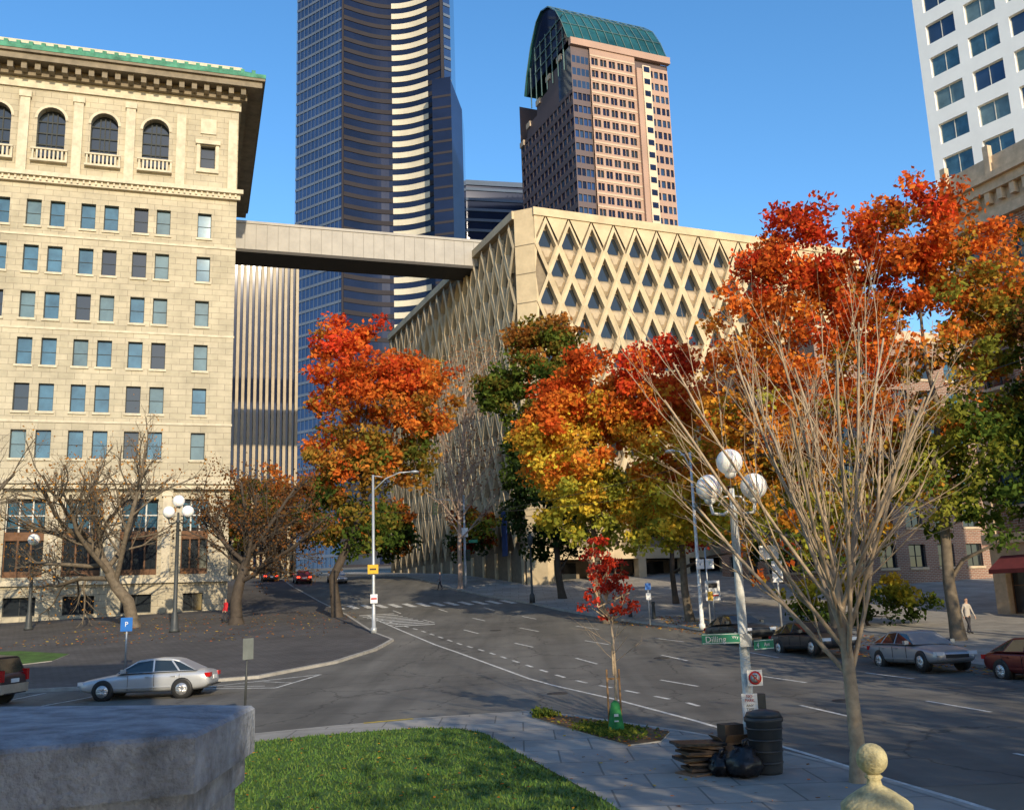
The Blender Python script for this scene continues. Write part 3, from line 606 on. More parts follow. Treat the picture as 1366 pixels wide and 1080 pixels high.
leafy('maple_tree',(25.4,44,g(44)),(25.4,44,6),[(25.6,44,12,2.6,3,6.5,1)],100,90,.15,palD,tr=.25,seed=16,clr=.95,br=bark_dk)
palY=lambda h,x,j: ramp([(.3,.035,.025),RED,(.5,.05,.04)],.5+j*1.5)
yt=leafy('young_maple_tree',(2.25,24.7,g(24.7)+.16),(2.27,24.7,2.9),[(2.05,24.7,4.35,.5,.4,.75,2),(2.25,24.7,3.35,.9,.6,.4,1.3),(2.4,24.7,4.0,.4,.4,.5,1)],62,26,.055,palY,tr=.045,seed=21,clr=.19,br=bark_lt,gain=1.2)
YP=dict(seg=4,wob=.05,up=.04,max=2,tap=.3,ch=[16,4],t0=[.1,.2],ang=[R(55),R(30)],lr=[.5,.5],rr=[.35,.6])
mbx=MB(); grow(mbx,Vector((0,0,1.3)),Vector((0,0,1)),2.2,.03,0,YP,random.Random(3),bark_lt); mbx.obj('twigs',parent=yt)
mbx=MB(); stk=mat('wood_stake',(.35,.2,.09),var=.3)
for sx in (-.16,.14): mbx.tube([(sx,.05,-.1),(sx,.05,1.45)],[.025,.025],stk,8)
mbx.box(-.17,.15,.02,.045,1.2,1.25,stk)
mbx.obj('stakes',parent=yt)
mbx=MB(); gb=mat('green_bag',(.03,.22,.06),var=.3,scale=6,bump=.5)
mbx.rev([(.03,.72),(.10,.66),(.13,.5),(.17,.25),(.20,.08),(.18,.0)],(0,-.02,0),gb,14); mbx.box(-.05,.05,-.2,-.17,.36,.42,whitep); mbx.box(-.05,.05,-.21,-.18,.24,.27,whitep); mbx.obj('watering_bag',parent=yt)
palX=lambda h,x,j: ramp([DGR,GRN,(.16,.13,.03),ORG,BRN],h*.6+j*2+.2)
leafy('street_trees',(-37,135,g(135)),(-37,135,14),[(-26,124,17,4,4,4,1),(-36,133,18,6,4,6,1),(-15,112,12.5,3.5,4,3.6,1),(-30,140,18,7,4,6,1)],190,70,.3,palX,tr=.3,seed=31,clr=1.4,br=bark_dk,jit=.2)
leafy('street_trees',(12,76,g(76)),(12,76,8),[(12,78,11,5,4,4,1),(20,72,9,5,4,5,1),(-4.5,103,11,2.5,3,3.5,.6)],150,70,.24,lambda h,x,j: ramp([DGR,GRN,YG,ORG,DRD],h*.5+j*2+.25),tr=.25,seed=33,clr=1.2,br=bark_dk,jit=.2)
leafy('shrub',(19.5,56,g(56)),(19.5,56,g(56)+1),[(19,56,g(56)+1.6,4.5,1.5,1.6,1)],60,80,.15,lambda h,x,j: ramp([DGR,GRN,YG,YEL],h+j),tr=.1,seed=35,clr=.7,br=bark_dk)
# street trees just outside the view on the right: they throw the dapple on the road
OP=dict(seg=5,wob=.09,up=.05,max=3,tap=.6,ch=[10,8,6],t0=[.3,.2,.2],ang=[R(48),R(38),R(38)],lr=[1.3,.5,.5],rr=[.6,.55,.55])
for i,(x,y,h,nl) in enumerate([(26.5,13,6.2,5200),(24,22.5,6,5200),(29,3,6.4,4000),(19,-3,6.2,4200),(10.5,0.5,5.0,1100),(14,-9,6.5,3500),(24,-8,6.5,3500),(34,16,6.5,3500)]):
    bare('street_tree',(x,y,g(y)+.13),h,.28,OP,40+i,bark,(0,0,1),(nl,.2,[BRN,ORG,AMB],.6))
# grass blades + fallen leaves
def inpoly(p,poly):
    c=False;n=len(poly)
    for i in range(n):
        a,b=poly[i],poly[(i+1)%n]
        if (a[1]>p[1])!=(b[1]>p[1]) and p[0]<(b[0]-a[0])*(p[1]-a[1])/(b[1]-a[1])+a[0]: c=not c
    return c
mb=MB(); gA=mat('grass_blade_a',(.07,.15,.02),var=0);gB=mat('grass_blade_b',(.11,.17,.03),var=0);gC=mat('grass_blade_c',(.04,.09,.015),var=0)
k=0
while k<24000:
    p=(random.uniform(-8,2),random.uniform(14,26.5))
    if not inpoly(p,LAWN): continue
    k+=1; z=g(p[1])+.15; a=random.uniform(0,6.28); h=random.uniform(.03,.08); dx,dy=math.cos(a)*.018,math.sin(a)*.018
    mb.face([(p[0]-dx,p[1]-dy,z),(p[0]+dx,p[1]+dy,z),(p[0]+random.gauss(0,.025),p[1]+random.gauss(0,.025),z+h)],random.choice((gA,gB,gC)))
mb.obj('grass')
C=[];cc=[]
def scat(n,fx,fy,dz,ok=None):
    k=0
    while k<n:
        p=(fx(),fy())
        if ok and not ok(p): continue
        k+=1; C.append((*p,g(p[1])+dz)); cc.append(random.choice((ORG,AMB,YEL,BRN,BRN)))
U=random.uniform
scat(260,lambda:U(-8,2),lambda:U(14,26.5),.2,lambda p:inpoly(p,LAWN))
scat(330,lambda:U(.2,3.6),lambda:U(22.6,28.8),.19,lambda p:inpoly(p,STRIP))
scat(120,lambda:U(-1,5.5),lambda:U(14,25),.15)
leaves_obj('fallen_leaves',np.array(C),.05,np.array(cc),None,flat=.25)
C=[];cc=[]
scat(1500,lambda:U(9,20),lambda:U(44,66),.16,lambda p:lerp_e(1,p[1])<p[0]<lerp_e(1,p[1])+4)
scat(700,lambda:U(0,22),lambda:U(34,68),.02,lambda p:lerp_e(1,p[1])-1.5<p[0]<lerp_e(1,p[1]))
scat(900,lambda:U(-32,-12),lambda:U(60,80),.16)
leaves_obj('fallen_leaves',np.array(C),.10,np.array(cc),None,flat=.25)
C=np.array([(random.gauss(.55,.22),random.gauss(27.9,.25),g(27.5)+.16+abs(random.gauss(0,.1))) for _ in range(500)]+[(random.gauss(2.0+.6*U(-1,1),.3),random.gauss(25,.9),g(25)+.17+abs(random.gauss(0,.03))) for _ in range(1400)])
C=C[[inpoly((c[0],c[1]),STRIP) for c in C]]
leaves_obj('ground_cover_plants',C,.06,ramp([GRN,(.1,.14,.03),YG],rng.uniform(0,1,len(C))),None)
# ------------------------------------------------------------------ furniture
pole_w=mat('pole_paint_pale',(.68,.68,.64),rough=.5,var=.3,scale=6)
pole_d=mat('pole_dark',(.05,.055,.055),rough=.5,var=.2)
pole_s=mat('galvanised_steel',(.42,.44,.45),rough=.45,var=.15,metal=.4)
globe=mat('milk_glass',(.92,.90,.84),rough=.35,var=.08,scale=7); globe.node_tree.nodes['Principled BSDF'].inputs['Subsurface Weight'].default_value=.2
def globe_lamp(loc,s=1,pm=pole_w,n=3,hgt=5.95,gr=.27):
    mb=MB(); h=hgt
    mb.rev([(.24,0),(.24,.12),(.19,.18),(.17,.7),(.13,.85),(.105,1.0),(.095,2.5),(.075,h-1.05),(.1,h-1.03),(.1,h-.95),(.06,h-.9),(.05,h-.55)],(0,0,0),pm,14)
    def gl(x,y,z):
        mb.rev([(.05,-.34),(.11,-.3),(.12,-.24),(.09,-.2)],(x,y,z),pm,12); mb.sphere((x,y,z),gr,globe,24)
    if n>1:
        for sx in (-1,1):
            mb.tube([(0,0,h-.95),(sx*.2,0,h-1.08),(sx*.42,0,h-1.05),(sx*.46,0,h-.85)],[.035]*4,pm,8); gl(sx*.46,0,h-.52)
            mb.tube([(0,0,h-.7),(sx*.18,0,h-.72),(sx*.3,0,h-.9)],[.02]*3,pm,6)
        gl(0,0,h)
    else: gl(0,0,h-.25)
    o=mb.obj('street_lamp',loc); o.scale=(s,s,s); return o
def font_mesh(txt,size,m,align='CENTER'):
    c=bpy.data.curves.new('t','FONT'); c.body=txt; c.size=size; c.align_x=align; c.align_y='CENTER'; c.extrude=.002
    o=bpy.data.objects.new('t',c); COL.objects.link(o); dg=bpy.context.evaluated_depsgraph_get(); me=bpy.data.meshes.new_from_object(o.evaluated_get(dg)); bpy.data.objects.remove(o); me.materials.clear(); me.materials.append(m); return me
sgn_w=mat('sign_white',(.78,.78,.76),rough=.4,var=.05); sgn_g=mat('sign_green',(.01,.22,.12),rough=.4,var=.08); sgn_r=mat('sign_red',(.5,.02,.02),rough=.4,var=.05); sgn_b=mat('sign_blue',(.03,.16,.5),rough=.4,var=.05); sgn_y=mat('sign_yellow',(.7,.4,.03),rough=.4,var=.05); blk=mat('black_paint',(.02,.02,.02),rough=.5,var=0)
def text_on(parent,txt,size,m,loc,rz=0):
    o=bpy.data.objects.new('lettering',font_mesh(txt,size,m)); COL.objects.link(o); o.parent=parent; o.location=loc; o.rotation_euler=(R(90),0,rz); return o
def plate(parent,name,w,h,m,loc,rz=0,border=None):
    mb=MB(); mb.box(-w/2,w/2,-.006,.006,-h/2,h/2,m)
    if border:
        for a,b,c,d in ((-w/2+.01,w/2-.01,h/2-.022,h/2-.01),(-w/2+.01,w/2-.01,-h/2+.01,-h/2+.022)): mb.box(a,b,-.009,-.0065,c,d,border)
    return mb.obj(name,loc,rz,parent)
globe_lamp((4.45,20,g(20)+.13))
ns=root('street_name_sign',(4.45,19.9,g(20)+.13),0)
a=plate(ns,'blade_main',.74,.2,sgn_g,(-.49,-.08,2.42),R(-6),sgn_w); text_on(a,'Dilling',.16,sgn_w,(-.1,-.011,-.015)); text_on(a,'Wy',.085,sgn_w,(.28,-.011,.02))
a=plate(ns,'blade_cross',.6,.19,sgn_g,(.36,-.05,2.28),R(38),sgn_w); text_on(a,'4',.15,sgn_w,(-.2,-.011,-.01)); text_on(a,'Ave',.11,sgn_w,(.08,-.011,0))
mb=MB(); mb.box(-.12,.12,-.12,-.095,2.25,2.5,pole_s); mb.obj('bracket',parent=ns)
ps=root('parking_sign',(4.45,19.85,g(20)+.13),0)
a=plate(ps,'plate_round',.3,.3,sgn_w,(.1,-.12,1.66),R(5))
mb=MB(); mb.T=Matrix.Rotation(R(90),4,'X')
mb.rev([(.13,.012),(.13,.016),(.095,.0165)],(0,0,0),sgn_r,24); mb.rev([(.094,.017),(.001,.0172)],(0,0,0),sgn_w,24)
mb.T=Matrix.Rotation(R(45),4,'Y'); mb.box(-.12,.12,-.024,-.018,-.014,.014,sgn_r); mb.T=None
mb.obj('prohibition_ring',(0,0,0),0,a); text_on(a,'P',.16,blk,(0,-.02,0))
a=plate(ps,'plate_rules',.3,.48,sgn_w,(-.04,-.13,1.13),R(-5)); text_on(a,'NO\nPARK',.075,sgn_r,(0,-.009,.15)); text_on(a,'ANY\nTIME',.07,blk,(0,-.009,-.02)); text_on(a,'<-->',.1,sgn_r,(0,-.009,-.17))
mb=MB(); mb.box(.08,.28,-.1,.12,.95,1.35,pole_d); mb.obj('control_box',parent=ps)
globe_lamp((-23.2,67,g(67)+.13),1.42,pole_d,hgt=6.2,gr=.29)
globe_lamp((-36.0,73,g(73)+.13),1.3,pole_d,n=1,hgt=5.3,gr=.33)
def cobra(loc,h,arm,side,m=pole_s):
    mb=MB(); mb.rev([(.2,0),(.2,.3),(.13,.35),(.11,2),(.07,h)],(0,0,0),m,10)
    mb.tube([(0,0,h-1.0),(side*arm*.35,0,h-.25),(side*arm*.7,0,h+.1),(side*arm,0,h+.12)],[.05,.045,.04,.035],m,8)
    mb.tube([(0,0,h-.05),(side*.6,0,h-.15)],[.03,.03],m,6)
    mb.T=Matrix.Translation((side*(arm+.25),0,h+.1)); mb.sphere((0,0,0),.3,m,12,sq=.35); mb.T=None
    return mb.obj('street_light',loc)
cobra((-9,61.6,g(61.6)+.13),9.8,2.4,1)
cobra((10.4,57.0,g(57)+.13),10.2,.9,-1,pole_w)
wire=mat('wire',(.02,.02,.02),var=0)
def wires(name,pairs):
    mb=MB()
    for a,b in pairs:
        a=Vector(a);b=Vector(b); n=12; mb.tube([a.lerp(b,i/n)-Vector((0,0,1.2*4*(i/n)*(1-i/n)*.5)) for i in range(n+1)],[.014]*(n+1),wire,3)
    mb.obj(name)
wires('overhead_wires',[((-9,61.6,9.5),(10.4,57,9.8)),((-9,61.6,9.2),(-5.2,98,13)),((-9,61.6,9.3),(-36,70,11)),((10.4,57,9.6),(27,50,11)),((-1,60,9.2),(-7,98,13.2)),((-1,60,9.2),(16,18,9.5))])
mb=MB(); mb.box(-.33,.33,-.03,0,-.28,.28,sgn_y); mb.box(-.2,.2,-.036,-.031,-.05,.05,blk); mb.obj('warning_sign',(-9,61.4,5.9))
mb=MB(); mb.box(-.22,.22,-.03,0,-.27,.27,sgn_w); mb.box(-.18,.18,-.036,-.031,-.05,.05,sgn_r); mb.obj('parking_sign',(-8.95,61.4,4.1))
def post_signs(name,loc,h,items,m=pole_s,rad=.045):
    rt=root(name,loc); mb=MB(); mb.tube([(0,0,0),(0,0,h)],[rad,rad],m,8); mb.obj('post',parent=rt)
    for i,(w,hh,mt,dx,z,tx,tm) in enumerate(items):
        a=plate(rt,'plate_%d'%(i+1),w,hh,mt,(dx,-rad-.02-.014*i,z))
        if tx: text_on(a,tx,hh*.5,tm,(0,-.009,0))
    return rt
post_signs('parking_sign',(11.9,61,g(61)+.13),2.5,[(.9,1.2,sgn_w,0,1.9,None,None),(.62,.3,blk,0,2.2,None,None),(.7,.1,sgn_r,0,1.6,None,None)])
post_signs('directional_sign',(10.75,56.4,g(56.4)+.13),4.6,[(.45,.55,sgn_w,-.35,3.7,'V',blk),(.45,.55,sgn_w,.2,3.7,'P',sgn_g),(.3,.5,sgn_y,.1,1.9,None,None)])
post_signs('directional_sign',(13.6,52,g(52)+.13),5.2,[(1.0,.7,sgn_w,-.35,4.3,'<',blk),(.55,1.1,sgn_w,.0,3.3,None,None)],rad=.06)
post_signs('traffic_sign',(-18.2,46.2,g(46)+.13),2.4,[(.55,.62,sgn_b,0,2.1,'P',sgn_w)])
post_signs('traffic_sign',(7.9,60.6,g(60.6)+.13),2.6,[(.35,.4,sgn_b,0,2.3,None,None),(.3,.4,sgn_w,0,1.7,None,None)])
rt=root('traffic_sign',(-8.0,29.2,g(29)+.1)); mb=MB(); mb.tube([(0,0,0),(0.05,0,2.3)],[.035,.035],pole_d,8); mb.obj('post',parent=rt); plate(rt,'plate',.5,.6,mat('sign_back',(.2,.22,.2),var=.2),(.08,-.04,2.05),R(70))
def sigpole(loc,h,arm):
    mb=MB(); mb.rev([(.16,0),(.14,.4),(.1,h)],(0,0,0),pole_s,8); mb.tube([(0,0,h-.6),(arm,0,h-.3)],[.07,.05],pole_s,6)
    for x,z in ((arm*.95,h-1.3),(.35,3.2)):
        mb.box(x-.2,x+.2,-.2,.15,z-.55,z+.55,mat('signal_green',(.03,.06,.03),var=.1))
        for k in (-.33,0,.33): mb.box(x-.13,x+.13,-.26,-.2,z+k-.12,z+k+.12,blk)
    mb.box(-.35,.35,-.17,-.14,5.0,5.9,sgn_w); mb.box(.4,1.3,-.15,-.12,4.4,4.7,sgn_g)
    mb.obj('traffic_signal',loc)
sigpole((-5.2,98,g(98)+.1),9.2,-3)
mb=MB(); mb.rev([(.25,0),(.22,.6),(.1,.8),(.08,4.6),(.2,4.7),(.24,5.3),(.05,5.6)],(0,0,0),pole_d,10); mb.obj('lamp_post',(1.1,81,g(81)+.13))
for x,y in ((7.4,66.5),(8.7,64.6)):
    mb=MB(); mb.rev([(.14,0),(.12,.2),(.09,.9),(.13,.95),(.1,1.1)],(0,0,0),pole_d,10); mb.obj('bollard',(x,y,g(y)+.13))
plas=mat('can_plastic',(.035,.04,.045),rough=.45,var=.2)
mb=MB(); mb.rev([(.26,0),(.28,.05),(.33,.9),(.36,.93),(.36,1.0),(.31,1.02),(.30,.9),(.27,.1)],(0,0,0),plas,20)
for k in range(4): mb.rev([(.292+.012*k,.18+k*.2),(.31+.012*k,.2+k*.2),(.296+.012*k,.22+k*.2)],(0,0,0),plas,20)
mb.rev([(.345,1.0),(.3,1.09),(.12,1.13),(.001,1.14)],(0,0,0),plas,20); mb.obj('trash_can',(4.5,19.1,g(19)+.13))
def bag(loc,r,seed):
    rn=random.Random(seed); mb=MB(); n=18;kk=10
    mb.rev([(max(.001,r*math.sin(math.pi*i/kk)**.7*(1 if i<6 else .85)),r*.85*(1-math.cos(math.pi*i/kk))) for i in range(kk+1)],(0,0,0),mat('bag_plastic',(.015,.015,.018),rough=.3,var=.2,bump=.9,bs=9),n)
    mb.v=[(v[0]+rn.gauss(0,.028),v[1]+rn.gauss(0,.028),max(0,v[2]+rn.gauss(0,.028))) for v in mb.v]; mb.tube([(0,0,r*1.6),(.03,0,r*1.95),(.09,0,r*2.1)],[.03,.05,.02],MC['bag_plastic'],6); mb.obj('trash_bag',loc)
bag((4.0,18.75,g(19)+.13),.32,1); bag((3.62,19.0,g(19)+.13),.22,2)
card=mat('cardboard',(.22,.14,.085),var=.3,scale=5); card2=mat('cardboard_dark',(.09,.06,.04),var=.3)
mb=MB(); rn=random.Random(5); z=0
for i in range(11):
    t=rn.uniform(.03,.06); mb.T=Matrix.Translation((rn.gauss(0,.06),rn.gauss(0,.06),z))@Matrix.Rotation(rn.gauss(0,.35),4,'Z')@Matrix.Rotation(rn.gauss(0,.06),4,'Y'); w=rn.uniform(.3,.5)
    mb.box(-w,w,-.3,.3,0,t-.004,rn.choice((card,card2,card2,MC['bag_plastic'],whitep if i==2 else card))); z+=t+.006
mb.T=None; mb.obj('cardboard_pile',(3.4,19.5,g(19)+.13))
mb=MB()
mb.box(-.24,.24,-.2,.2,0,.5,card); mb.T=Matrix.Translation((-.24,0,.5))@Matrix.Rotation(R(-50),4,'Y'); mb.box(0,.004,-.2,.2,0,.2,card); mb.T=Matrix.Translation((0,-.2,.5))@Matrix.Rotation(R(35),4,'X'); mb.box(-.24,.24,0,.004,0,.18,card); mb.T=None
mb.box(-.2,.2,-.16,.16,.5,.82,card2); mb.obj('cardboard_box',(4.0,19.75,g(20)+.13),.3)
gran=mat('weathered_granite',(.30,.32,.35),rough=.85,var=.5,scale=7,bump=.9,bs=45,detail=12)
top=[(-2.9,2.1),(-.965,3.0),(-1.02,3.87),(-2.6,4.3)]
mb=MB(); mb.prism(top,2.80,2.955,gran)
cx=sum(p[0] for p in top)/4;cy=sum(p[1] for p in top)/4
def ins(k): return [(cx+(p[0]-cx)*k,cy+(p[1]-cy)*k) for p in top]
t1,t2=ins(.985),ins(.8)
for i in range(4):
    a,b=i,(i+1)%4; mb.face([(*top[a],2.955),(*top[b],2.955),(*t1[b],2.967),(*t1[a],2.967)],gran); mb.face([(*t1[a],2.967),(*t1[b],2.967),(*t2[b],2.985),(*t2[a],2.985)],gran)
mb.face([(*p,2.985) for p in t2],gran)
mb.prism(ins(.965),2.70,2.799,gran); mb.prism(ins(.93),0.1,2.699,gran)
mb.obj('stone_pillar')
finm=mat('finial_stone',(.50,.44,.25),rough=.9,var=.4,scale=9,bump=.9,bs=30,detail=10)  # yellowish stone with random mottling
mb=MB(); mb.rev([(.28,-1.9),(.28,-.52),(.31,-.5),(.31,-.44),(.25,-.41),(.265,-.38),(.265,-.33),(.22,-.29),(.13,-.23),(.06,-.19),(.05,-.15),(.07,-.13),(.05,-.11)],(0,0,0),finm,32); mb.sphere((0,0,0),.118,finm,28); mb.obj('ball_finial',(2.70,8,2.05))
# ------------------------------------------------------------------ cars
tyre=mat('tyre',(.02,.02,.02),var=.2); alloy=mat('alloy',(.5,.5,.5),rough=.3,var=0,metal=.7); glass_c=mat('car_glass',(.02,.028,.03),rough=.05,var=0,spec=.9)
red_l=mat('tail_light',(.45,.01,.01),rough=.2,var=0); red_on=mat('tail_light_lit',(.6,.02,.01),var=0,em=(1,.05,.02,5)); head_l=mat('head_light',(.7,.7,.7),rough=.15,var=0)
def car(name,loc,rz,col,kind='sedan',two=None,lit=False,pitch=0):
    paintm=mat('car_paint_%.2f_%.2f_%.2f'%col,col,rough=.28,var=.04,metal=.35,spec=.6)
    rt=root(name,loc,rz); rt.rotation_euler=(0,pitch,rz)
    W=.89 if kind=='sedan' else .93
    if kind=='sedan': st=[(-2.4,.42,.60,.66),(-2.3,.30,.68,.80),(-1.95,.24,.76,.86),(-1.4,.22,.84,.88),(-.85,.22,.93,.89),(0,.22,.95,.89),(1.0,.22,.97,.89),(1.6,.23,.99,.88),(2.1,.27,.97,.85),(2.33,.36,.93,.80),(2.42,.48,.78,.70)]
    else: st=[(-2.35,.45,.85,.78),(-2.25,.36,.98,.88),(-1.9,.32,1.05,.92),(-1.3,.32,1.10,.93),(-.9,.32,1.13,.93),(0,.32,1.13,.93),(1.2,.32,1.14,.93),(2.0,.34,1.15,.92),(2.28,.38,1.13,.90),(2.36,.5,1.0,.86)]
    bm=bmesh.new(); rings=[]
    for x,zb,zt,w in st:
        h=zt-zb; sec=[(0,zb),(w*.8,zb),(w*.97,zb+.16*h),(w,zb+.45*h),(w*.985,zb+.75*h),(w*.90,zb+.95*h),(w*.6,zt),(0,zt+.02)]
        rings.append([bm.verts.new((x,-y,z)) for y,z in sec]+[bm.verts.new((x,y,z)) for y,z in sec[-2:0:-1]])
    n=len(rings[0])
    for a,b in zip(rings,rings[1:]):
        for i in range(n): bm.faces.new((a[i],a[(i+1)%n],b[(i+1)%n],b[i]))
    bm.faces.new(rings[0][::-1]); bm.faces.new(rings[-1])
    bmesh.ops.recalc_face_normals(bm,faces=bm.faces)
    me=bpy.data.meshes.new('body'); bm.to_mesh(me); bm.free(); me.materials.append(paintm)
    for p in me.polygons: p.use_smooth=True
    o=bpy.data.objects.new('body',me); COL.objects.link(o); o.parent=rt; s=o.modifiers.new('s','SUBSURF'); s.levels=s.render_levels=2
    if kind=='sedan': B=[(-1.0,.93),(.35,.95),(1.30,.96),(1.92,.97)];T=[(-.28,1.37),(.32,1.43),(.95,1.41),(1.22,1.35)];wb,wt=.82,.60
    else: B=[(-1.05,1.08),(.1,1.12),(1.2,1.12),(2.25,1.12)];T=[(-.45,1.72),(.12,1.78),(1.2,1.78),(2.05,1.72)];wb,wt=.88,.70
    bm=bmesh.new()
    bl=[[bm.verts.new((x,s_*wb,z)) for x,z in B] for s_ in (-1,1)]; tl=[[bm.verts.new((x,s_*(wt-(.03 if i in(0,3) else 0)),z)) for i,(x,z) in enumerate(T)] for s_ in (-1,1)]
    for s_ in (0,1):
        for i in range(3): bm.faces.new((bl[s_][i],bl[s_][i+1],tl[s_][i+1],tl[s_][i]))
    bm.faces.new((bl[0][0],bl[1][0],tl[1][0],tl[0][0])); bm.faces.new((bl[0][3],bl[1][3],tl[1][3],tl[0][3]))
    for i in range(3): bm.faces.new((tl[0][i],tl[0][i+1],tl[1][i+1],tl[1][i]))
    bmesh.ops.recalc_face_normals(bm,faces=bm.faces)
    bmesh.ops.bevel(bm,geom=[e for e in bm.edges if all(v.co.z>1.3 for v in e.verts)],offset=.03,segments=2,affect='EDGES')
    gf=[f for f in bm.faces if f.calc_area()>.08 and abs(f.normal.z)<.85]
    bmesh.ops.inset_individual(bm,faces=gf,thickness=.045,depth=-.012)
    me=bpy.data.meshes.new('cabin')
    for f in gf: f.material_index=1
    bm.to_mesh(me); bm.free(); me.materials.append(paintm); me.materials.append(glass_c); o=bpy.data.objects.new('cabin',me); COL.objects.link(o); o.parent=rt
    mb=MB(); wr=.325 if kind=='sedan' else .38
    for x in (-1.45,1.42):
        for s_ in (-1,1):
            q=Matrix.Rotation(R(90)*(1 if s_<0 else -1),4,'X')
            mb.T=Matrix.Translation((x,s_*(W-.005),wr+.02))@q
            mb.rev([(wr+.06,-.25),(wr+.06,.0),(wr-.02,.003)],(0,0,0),blk,24)
            mb.T=Matrix.Translation((x,s_*(W-.09),wr))@q
            mb.rev([(wr*.8,-.1),(wr,-.06),(wr,.08),(wr*.9,.108),(wr*.68,.11)],(0,0,0),tyre,24)
            mb.rev([(wr*.68,.109),(wr*.64,.125),(wr*.6,.10),(.001,.10)],(0,0,0),blk,20)
            for k in range(6):
                a=k*math.pi/3; mb.tube([(0,0,.118),(math.cos(a)*wr*.62,math.sin(a)*wr*.62,.118)],[.045,.035],alloy,4)
            mb.rev([(wr*.68,.112),(wr*.66,.128),(wr*.58,.126)],(0,0,0),alloy,20); mb.rev([(.06,.11),(.05,.14),(.001,.14)],(0,0,0),alloy,12)
    mb.T=None; mb.obj('wheels',parent=rt)
    mb=MB(); zl=.62 if kind=='sedan' else .85; tl_=red_on if lit else red_l
    for s_ in (-1,1):
        y0,y1=sorted((s_*.48,s_*.80)); hx=st[0][0]
        mb.box(hx+.02,hx+.22,y0,y1,zl-.07,zl+.06,head_l)
        rx=st[-1][0]
        if kind=='sedan': mb.box(rx-.2,rx-.0,y0,y1,.72,.87,tl_)
        else: y0,y1=sorted((s_*.74,s_*.9)); mb.box(rx-.2,rx+.02,y0,y1,.85,1.25,tl_)
        y0,y1=sorted((s_*.86,s_*1.03)); zz=.98 if kind=='sedan' else 1.18; mb.box(-.78,-.62,y0,y1,zz-.04,zz+.1,paintm)
        for x in (-.55,.4,1.32):
            yy=s_*W; y0,y1=sorted((yy-.012*s_,yy+.004*s_)); mb.box(x-.006,x+.006,y0,y1,.32,zz-.12,blk)
        for x in (.15,1.1):
            y0,y1=sorted((s_*(W-.01),s_*(W+.025))); mb.box(x-.09,x+.09,y0,y1,zz-.2,zz-.17,paintm)
        y0,y1=sorted((s_*(W-.03),s_*(W+.005))); mb.box(-1.05,1.0,y0,y1,.40,.45,blk if kind!='sedan' else paintm)
    rx=st[-1][0]; mb.box(rx-.05,rx+.012,-.26,.26,.62 if kind=='sedan' else .8,.76 if kind=='sedan' else .94,sgn_w); mb.box(rx-.2,rx+.04,-.7,.7,.40,.44,blk)
    mb.box(st[0][0]-.01,st[0][0]+.1,-.45,.45,.46,.58,blk)
    if two: mb.box(1.95,2.372,-.9,.9,.42,.75,mat('car_two',two,rough=.4)); mb.box(-1.0,1.0,-.936,.936,.42,.62,MC['car_two'])
    mb.obj('lights_and_trim',parent=rt)
    return rt
car('parked_car',(-14.0,38.0,g(38)),R(3),(.50,.52,.54))
car('parked_suv',(-21.0,37.2,g(37)),R(-3),(.07,.05,.05),'suv',two=(.45,.36,.26))
ax=math.atan2(-.92,.37)
car('parked_car',(15.2,38.4,g(38.4)),ax+R(168),(.33,.34,.36),pitch=R(1.5))
car('parked_car',(17.4,33.0,g(33)),ax+R(172),(.14,.02,.02),pitch=R(1.5))
car('parked_car',(12.9,44.4,g(44.4)),ax+R(172),(.05,.05,.055),pitch=R(2.5))
car('parked_car',(11.0,50.3,g(50.3)),ax+R(172),(.03,.035,.04),pitch=R(3))
car('car',(-24.9,114,g(114)),R(-72),(.25,.03,.03),lit=True,pitch=R(5))
car('car',(-29.8,118.5,g(118.5)),R(-72),(.08,.08,.09),lit=True,pitch=R(5))
car('car',(-20.5,112,g(112)),R(108),(.4,.4,.42),pitch=R(-5))
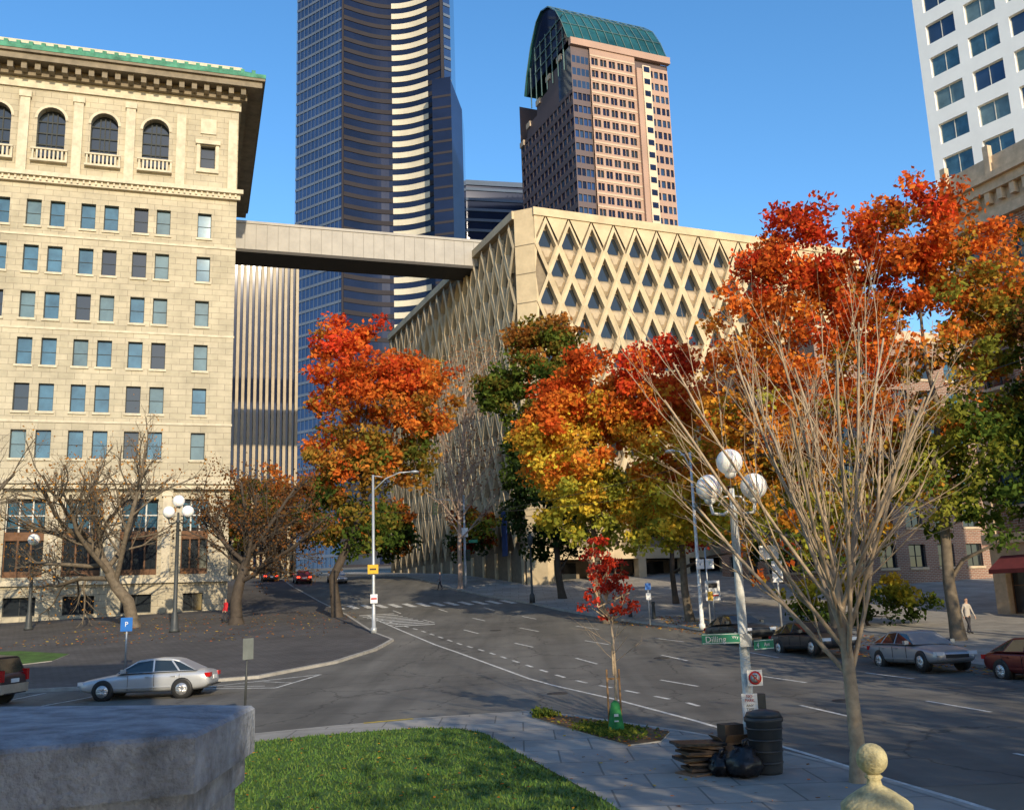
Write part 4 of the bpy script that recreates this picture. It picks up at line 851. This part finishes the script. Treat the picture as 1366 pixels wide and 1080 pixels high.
# ------------------------------------------------------------------ people
skin=mat('skin',(.45,.27,.19),var=.05); hair=mat('hair',(.05,.03,.02),var=.2)
def person(name,loc,rz,coat,legs,stride=.22):
    V=[];E=[];Rd=[]
    def v(x,y,z,r): V.append((x,y,z)); Rd.append(r); return len(V)-1
    pel=v(0,0,.95,.14); sp=v(0,0,1.15,.135); ch=v(0,0,1.36,.155); nk=v(0,.01,1.50,.055); hb=v(0,.02,1.58,.075); hd=v(0,.03,1.68,.085); tp=v(0,.02,1.74,.06)
    E+=[(pel,sp),(sp,ch),(ch,nk),(nk,hb),(hb,hd),(hd,tp)]
    for s in (-1,1):
        h=v(s*.10,0,.88,.095);k=v(s*.11,s*stride*.5+.05,.50,.065);a=v(s*.11,s*stride,.09,.042);t=v(s*.12,s*stride+.16,.05,.038)
        E+=[(pel,h),(h,k),(k,a),(a,t)]
        sh=v(s*.19,0,1.40,.065);el=v(s*.25,-s*stride*.3,1.12,.048);wr=v(s*.25,-s*stride*.5+.1,.88,.032);hn=v(s*.25,-s*stride*.5+.13,.80,.028)
        E+=[(ch,sh),(sh,el),(el,wr),(wr,hn)]
        for q in range(4): f=v(s*.25+(q-1.5)*.017,-s*stride*.5+.15,.71+abs(q-1.3)*.008,.008); E.append((hn,f))
        th=v(s*.22,-s*stride*.5+.17,.78,.009); E.append((wr,th))
    me=bpy.data.meshes.new('b'); me.from_pydata(V,E,[]); o=bpy.data.objects.new('b',me); COL.objects.link(o)
    md=o.modifiers.new('s','SKIN')
    for i,r_ in enumerate(Rd): me.skin_vertices[0].data[i].radius=(r_,r_*(.8 if i in (0,1,2) else 1))
    me.skin_vertices[0].data[0].use_root=True; ss=o.modifiers.new('u','SUBSURF'); ss.levels=1
    dg=bpy.context.evaluated_depsgraph_get(); m2=bpy.data.meshes.new_from_object(o.evaluated_get(dg)); bpy.data.objects.remove(o)
    for m in (coat,legs,skin,hair,blk): m2.materials.append(m)
    for p in m2.polygons:
        c=p.center; p.use_smooth=True
        if c.z>1.49: p.material_index=3 if (c.z>1.70 or c.y<-.01) else 2
        elif c.z>.84: p.material_index=0 if c.z>.86 else 2
        elif abs(c.x)>.19: p.material_index=2
        else: p.material_index=4 if c.z<.1 else 1
    rt=root(name,loc,rz); q=bpy.data.objects.new('figure',m2); COL.objects.link(q); q.parent=rt
    mb=MB()
    for s in (-1,1): mb.sphere((s*.03,.108,1.655),.01,blk,6); mb.sphere((s*.082,.03,1.64),.018,skin,6)
    mb.sphere((0,.118,1.63),.014,skin,6); mb.box(-.022,.022,.10,.108,1.597,1.603,mat('lips',(.3,.08,.07),var=0)); mb.obj('face',parent=rt)
person('pedestrian',(22.2,49.6,g(49.6)+.13),R(200),mat('coat_beige',(.42,.38,.34)),mat('trousers_dark',(.03,.03,.04)))
person('pedestrian',(-21.6,73.2,g(73.2)+.13),R(140),mat('coat_red',(.55,.02,.03)),MC['trousers_dark'],stride=.1)
person('pedestrian',(-7.6,96.5,g(96.5)+.13),R(90),mat('coat_navy',(.04,.05,.09)),MC['trousers_dark'])
# ------------------------------------------------------------------ camera
cam=bpy.data.cameras.new('Camera'); cam.lens=1300/1366*36; cam.sensor_width=36; cam.clip_end=6000; cam.clip_start=.1
co=bpy.data.objects.new('Camera',cam); COL.objects.link(co); scene.camera=co
th,ro=R(11.7),R(2.0)
F=Vector((0,math.cos(th),math.sin(th))); Uv=Vector((0,-math.sin(th),math.cos(th))); Rt=Vector((1,0,0))
Xc=Rt*math.cos(ro)-Uv*math.sin(ro); Yc=Uv*math.cos(ro)+Rt*math.sin(ro)
M3=Matrix((Xc,Yc,-F)).transposed(); co.matrix_world=Matrix.Translation((0,0,3.3))@M3.to_4x4()
# ------------------------------------------------------------------ light
sd=Vector((.35,-.94,0)).normalized(); el=R(21); S=Vector((sd.x*math.cos(el),sd.y*math.cos(el),math.sin(el)))
sl=bpy.data.lights.new('Sun','SUN'); sl.energy=5.0; sl.angle=R(.5); sl.color=(1,.84,.60); so=bpy.data.objects.new('Sun',sl); COL.objects.link(so); so.rotation_euler=(-S).to_track_quat('-Z','Y').to_euler()
w=bpy.data.worlds.new('World'); scene.world=w; w.use_nodes=True; nt=w.node_tree; sky=nt.nodes.new('ShaderNodeTexSky'); sky.sky_type='NISHITA'; sky.sun_disc=False
sky.sun_elevation=el; sky.sun_rotation=math.atan2(S.x,S.y); sky.altitude=0; sky.air_density=1.0; sky.dust_density=.3; sky.ozone_density=2.2
hs=nt.nodes.new('ShaderNodeHueSaturation'); hs.inputs['Saturation'].default_value=1.25; hs.inputs['Value'].default_value=1.65; nt.links.new(sky.outputs[0],hs.inputs['Color'])
bg=nt.nodes['Background']; bg.inputs[1].default_value=.15; nt.links.new(hs.outputs[0],bg.inputs[0])
scene.view_settings.view_transform='Standard'; scene.view_settings.look='None'; scene.view_settings.exposure=0
